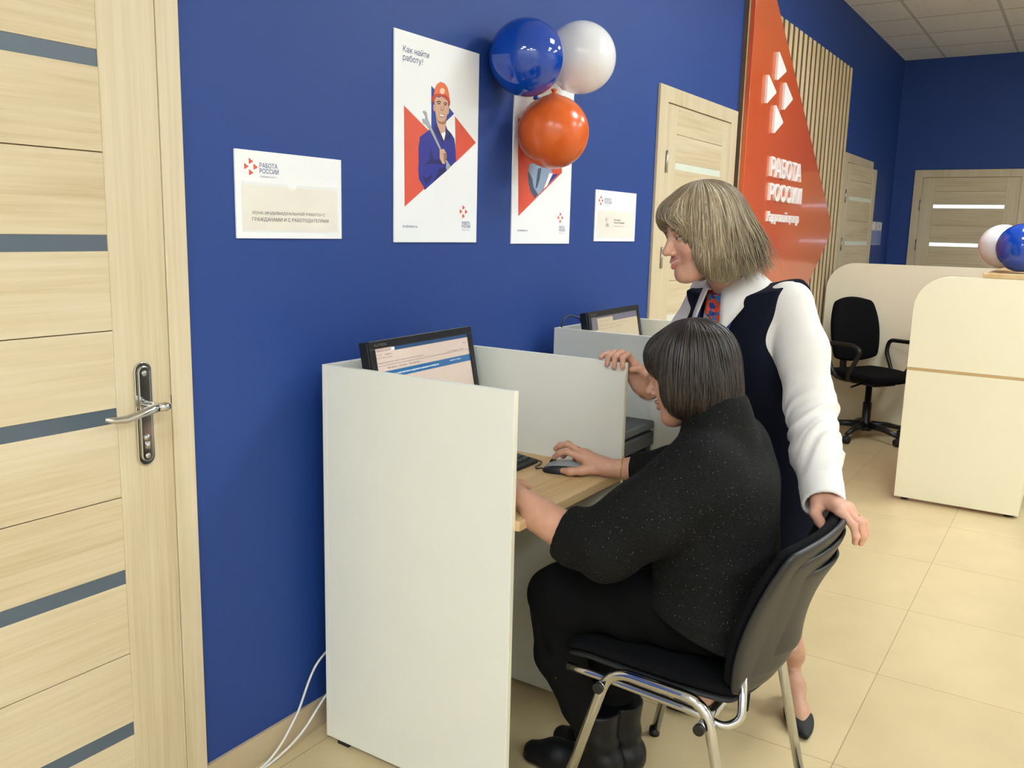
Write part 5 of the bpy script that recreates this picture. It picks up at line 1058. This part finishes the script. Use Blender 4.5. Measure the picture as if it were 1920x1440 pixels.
# legs and shoes
def pump(o, t, knee):
    o = A_(*o, 0); t = A_(*t, 0); t /= np.linalg.norm(t); l = np.cross(A_(0, 0, 1), t)
    zs = dense([-.02, 0, .04, .09, .135, .165, .20, .26], [.080, .079, .068, .042, .015, .005, .004, .006]); wd = dense([-.012, 0, .03, .08, .14, .18, .215, .245], [.012, .024, .030, .026, .040, .039, .026, .006])
    ht = dense([-.02, .0, .05, .10, .14, .17, .20, .25], [.05, .055, .046, .034, .040, .046, .034, .012])
    top = dense([-.02, 0, .04, .09, .135, .150, .158, .2, .26], [.052, .054, .036, .020, .019, .026, .09, .09, .09])
    def L(P): q = P - o; return q @ t, q @ l, q[:, 2]
    def foot(P):
        w = lambda s, y, z: o + t * s + l * y + A_(0, 0, z)
        ank = w(.035, 0, .165)
        d = chain(P, [w(.022, 0, .110), w(.085, 0, .085), w(.150, 0, .036), w(.205, 0, .020)], [.028, .029, .024, .012], .03)
        d = smin(d, ell(P, w(.145, 0, .030), (.046, .034, .022), np.stack([t, l, A_(0, 0, 1)], 1)), .02)
        d = smin(d, chain(P, [w(.022, 0, .112), ank, ank * .65 + knee * .35 - t * .006, ank * .3 + knee * .7 - t * .010, knee + A_(0, 0, .06)], [.028, .033, .042, .051, .054], .03), .02)
        for s in (-1, 1): d = smin(d, ball(P, w(.034, s * .024, .150), .012), .016)
        return d
    def shoe(P):
        s, y, z = L(P); W_ = np.interp(s, *wd); Z = np.interp(s, *zs); Hh = np.interp(s, *ht)
        oute = (((np.abs(y) / W_) ** 2.4 + np.abs((z - Z - Hh * .42) / (Hh * .58)) ** 2.4) ** (1 / 2.4) - 1) * np.minimum(W_, Hh * .5)
        oute = np.maximum(oute, np.maximum(s - .246, -.014 - s)); oute = np.maximum(oute, Z - z)
        cav = np.maximum(np.maximum(np.abs(y) - W_ + .0035, s - .160), np.maximum(-.008 - s, Z + .005 - z)); d = np.maximum(oute, -cav); d = np.maximum(d, z - Z - np.interp(s, *top))
        hl = cone(P, o + t * .016 + A_(0, 0, .074), o + t * .004 + A_(0, 0, .006), .020, .0055); hl = np.maximum(hl, .0012 - z)
        return np.minimum(d, hl)
    lo = np.minimum(o, o + t * .25) - A_(.06, .06, .01); hi = np.maximum(o, o + t * .25) + A_(.06, .06, .16)
    V, F = surfnet(shoe, lo, hi, 0.0030); gmesh('shoe', [(V, F)], PUMP, w2, org=W2O)
    lo2 = np.minimum(lo, knee - .08); hi2 = np.maximum(hi, knee + .07); return surfnet(foot, lo2, hi2, 0.0042)
PUMP = M('black_suede', '131312', 0.7, bumps=0.1, bscale=900)
tights = np.array(lin('B98D72'))
legR = pump((2.452, -.998), (-.52, .85), A_(2.462, -.955, .47)); legL = pump((2.605, -1.065), (-.83, -.47), A_(2.572, -1.02, .47))
H2O = A_(2.262, -.832, 1.418); H2R = frame((-.70, .69, -.20), (-.10, .10, .98))
head2 = make_head(H2O, H2R, [H2O + H2R @ A_(-.02, 0, -.05), tor2.at(.47, 0, .0), tor2.at(.40, 0, -.01)], [.052, .052, .06], lips='B97068', brow='8A6A52', smile=.008, white='B5A49A', teeth=True, cheek=.4)
hR = hand_piece(0.0024, (2.262, -.682, .985), [A_(2.30, -.683, .972), A_(2.37, -.682, .985)], [.028, .036],
    [A_(2.240, -.668, 1.048), A_(2.243, -.648, 1.062), A_(2.244, -.626, 1.064), A_(2.244, -.604, 1.058)],
    [[A_(2.212, -.657, 1.080), A_(2.184, -.656, 1.074), A_(2.1775, -.660, 1.049)], [A_(2.212, -.636, 1.084), A_(2.182, -.634, 1.076), A_(2.1770, -.634, 1.047)], [A_(2.212, -.615, 1.081), A_(2.184, -.612, 1.074), A_(2.1775, -.612, 1.052)], [A_(2.220, -.594, 1.077), A_(2.200, -.590, 1.074), A_(2.184, -.588, 1.068)]],
    [A_(2.252, -.690, 1.005), A_(2.232, -.705, 1.030), A_(2.222, -.690, 1.045), A_(2.213, -.672, 1.040)], None)
hL = hand_piece(0.0024, (2.037, -1.248, 0.824), [A_(2.092, -1.222, 0.856), A_(2.162, -1.187, 0.896)], [.031, .040],
    [A_(1.982, -1.302, 0.816), A_(2, -1.31, 0.818), A_(2.019, -1.312, 0.815), A_(2.036, -1.308, 0.808)],
    [[A_(1.967, -1.336, 0.793), A_(1.967, -1.344, 0.77), A_(1.972, -1.342, 0.754)], [A_(1.99, -1.346, 0.793), A_(1.99, -1.354, 0.766), A_(1.994, -1.35, 0.748)], [A_(2.013, -1.348, 0.79), A_(2.014, -1.354, 0.766), A_(2.016, -1.35, 0.75)], [A_(2.037, -1.34, 0.786), A_(2.039, -1.346, 0.766), A_(2.04, -1.342, 0.754)]],
    [A_(2.022, -1.246, 0.816), A_(1.997, -1.246, 0.796), A_(1.98, -1.262, 0.783), A_(1.964, -1.274, 0.775)], None)
V, F = surfnet(lambda P: smin(tor2(P, -.02), cone(P, A_(2.52, -1.0, .80), A_(2.52, -1.0, .5), .11, .10), .05), (2.25, -1.2, .38), (2.7, -.7, 1.36), 0.011)
gmesh('body', [head2, hR, hL, (V, F, None), (legR[0], legR[1], np.tile(tights, (len(legR[0]), 1))), (legL[0], legL[1], np.tile(tights, (len(legL[0]), 1)))], SKINM, w2, org=W2O)
ring_at(w2, (2.0135, -1.334, .800), (.0, -.75, -.6), .0098, .0013, GOLD, 'ring', W2O)
def hair2(P):
    S = P.copy(); S[:, 1] = np.abs(S[:, 1])
    d = ell(S, (-.014, 0, .036), (.114, .094, .102))
    d = smin(d, ell(S, (-.020, .066, -.045), (.078, .036, .090)), .025)
    d = smin(d, ell(S, (-.085, 0, -.045), (.066, .086, .092)), .03)
    d = smin(d, ell(S, (.068, 0, .056), (.042, .068, .044)), .02)
    d = smax(d, -ell(S, (.140, 0, -.050), (.096, .072, .108)), .012)
    d = smax(d, -ell(S, (.02, 0, -.10), (.085, .05, .05)), .01)
    return d
root2 = (-.10, 0.0, 1.0)
hf2 = bobfield(hair2, root2, 15, .0011, 2.0)
V, F = surfnet(hf2, (-.18, -.14, -.17), (.15, .14, .16), 0.0035)
pol2 = lambda az: 1.36 + 1.02 * sst(np.abs(az), .60, 1.0) - 0.22 * sst(np.abs(az), 2.0, 3.0)
def flick(P, t, r):
    o = P.copy(); o[..., 2] = 0; o /= np.linalg.norm(o, axis=-1, keepdims=True) + 1e-9
    back = np.clip(-o[..., :1] * 1.2 + .25, 0, 1); return (o * .055 + A_(0, 0, -.012)) * (t[None, :, None] ** 5) * back * (.35 + .9 * r[:, None, None])
st = strands(hair2, 950, root2, (-PI, PI), (.04, .9), pol2, 21, (.0008, .0020), sway=.3, lift=.001, flick=flick)
st2 = strands(hair2, 800, root2, (-PI, PI), (.9, 1.6), lambda az: pol2(az) + .10, 22, (.0007, .0018), sway=.4, lift=.002, flick=flick)
HAIR2 = hair_mat('ash_blond_hair', '5E503E', '8E7C62', 'BFAE8C', 0.4)
gmesh('hair', [(place(v, H2O, H2R), f, None, l) for v, f, l in ((V, F, flow_of(V, root2)), (st[0], st[1], st[3]), (st2[0], st2[1], st2[3]))], HAIR2, w2, org=W2O)
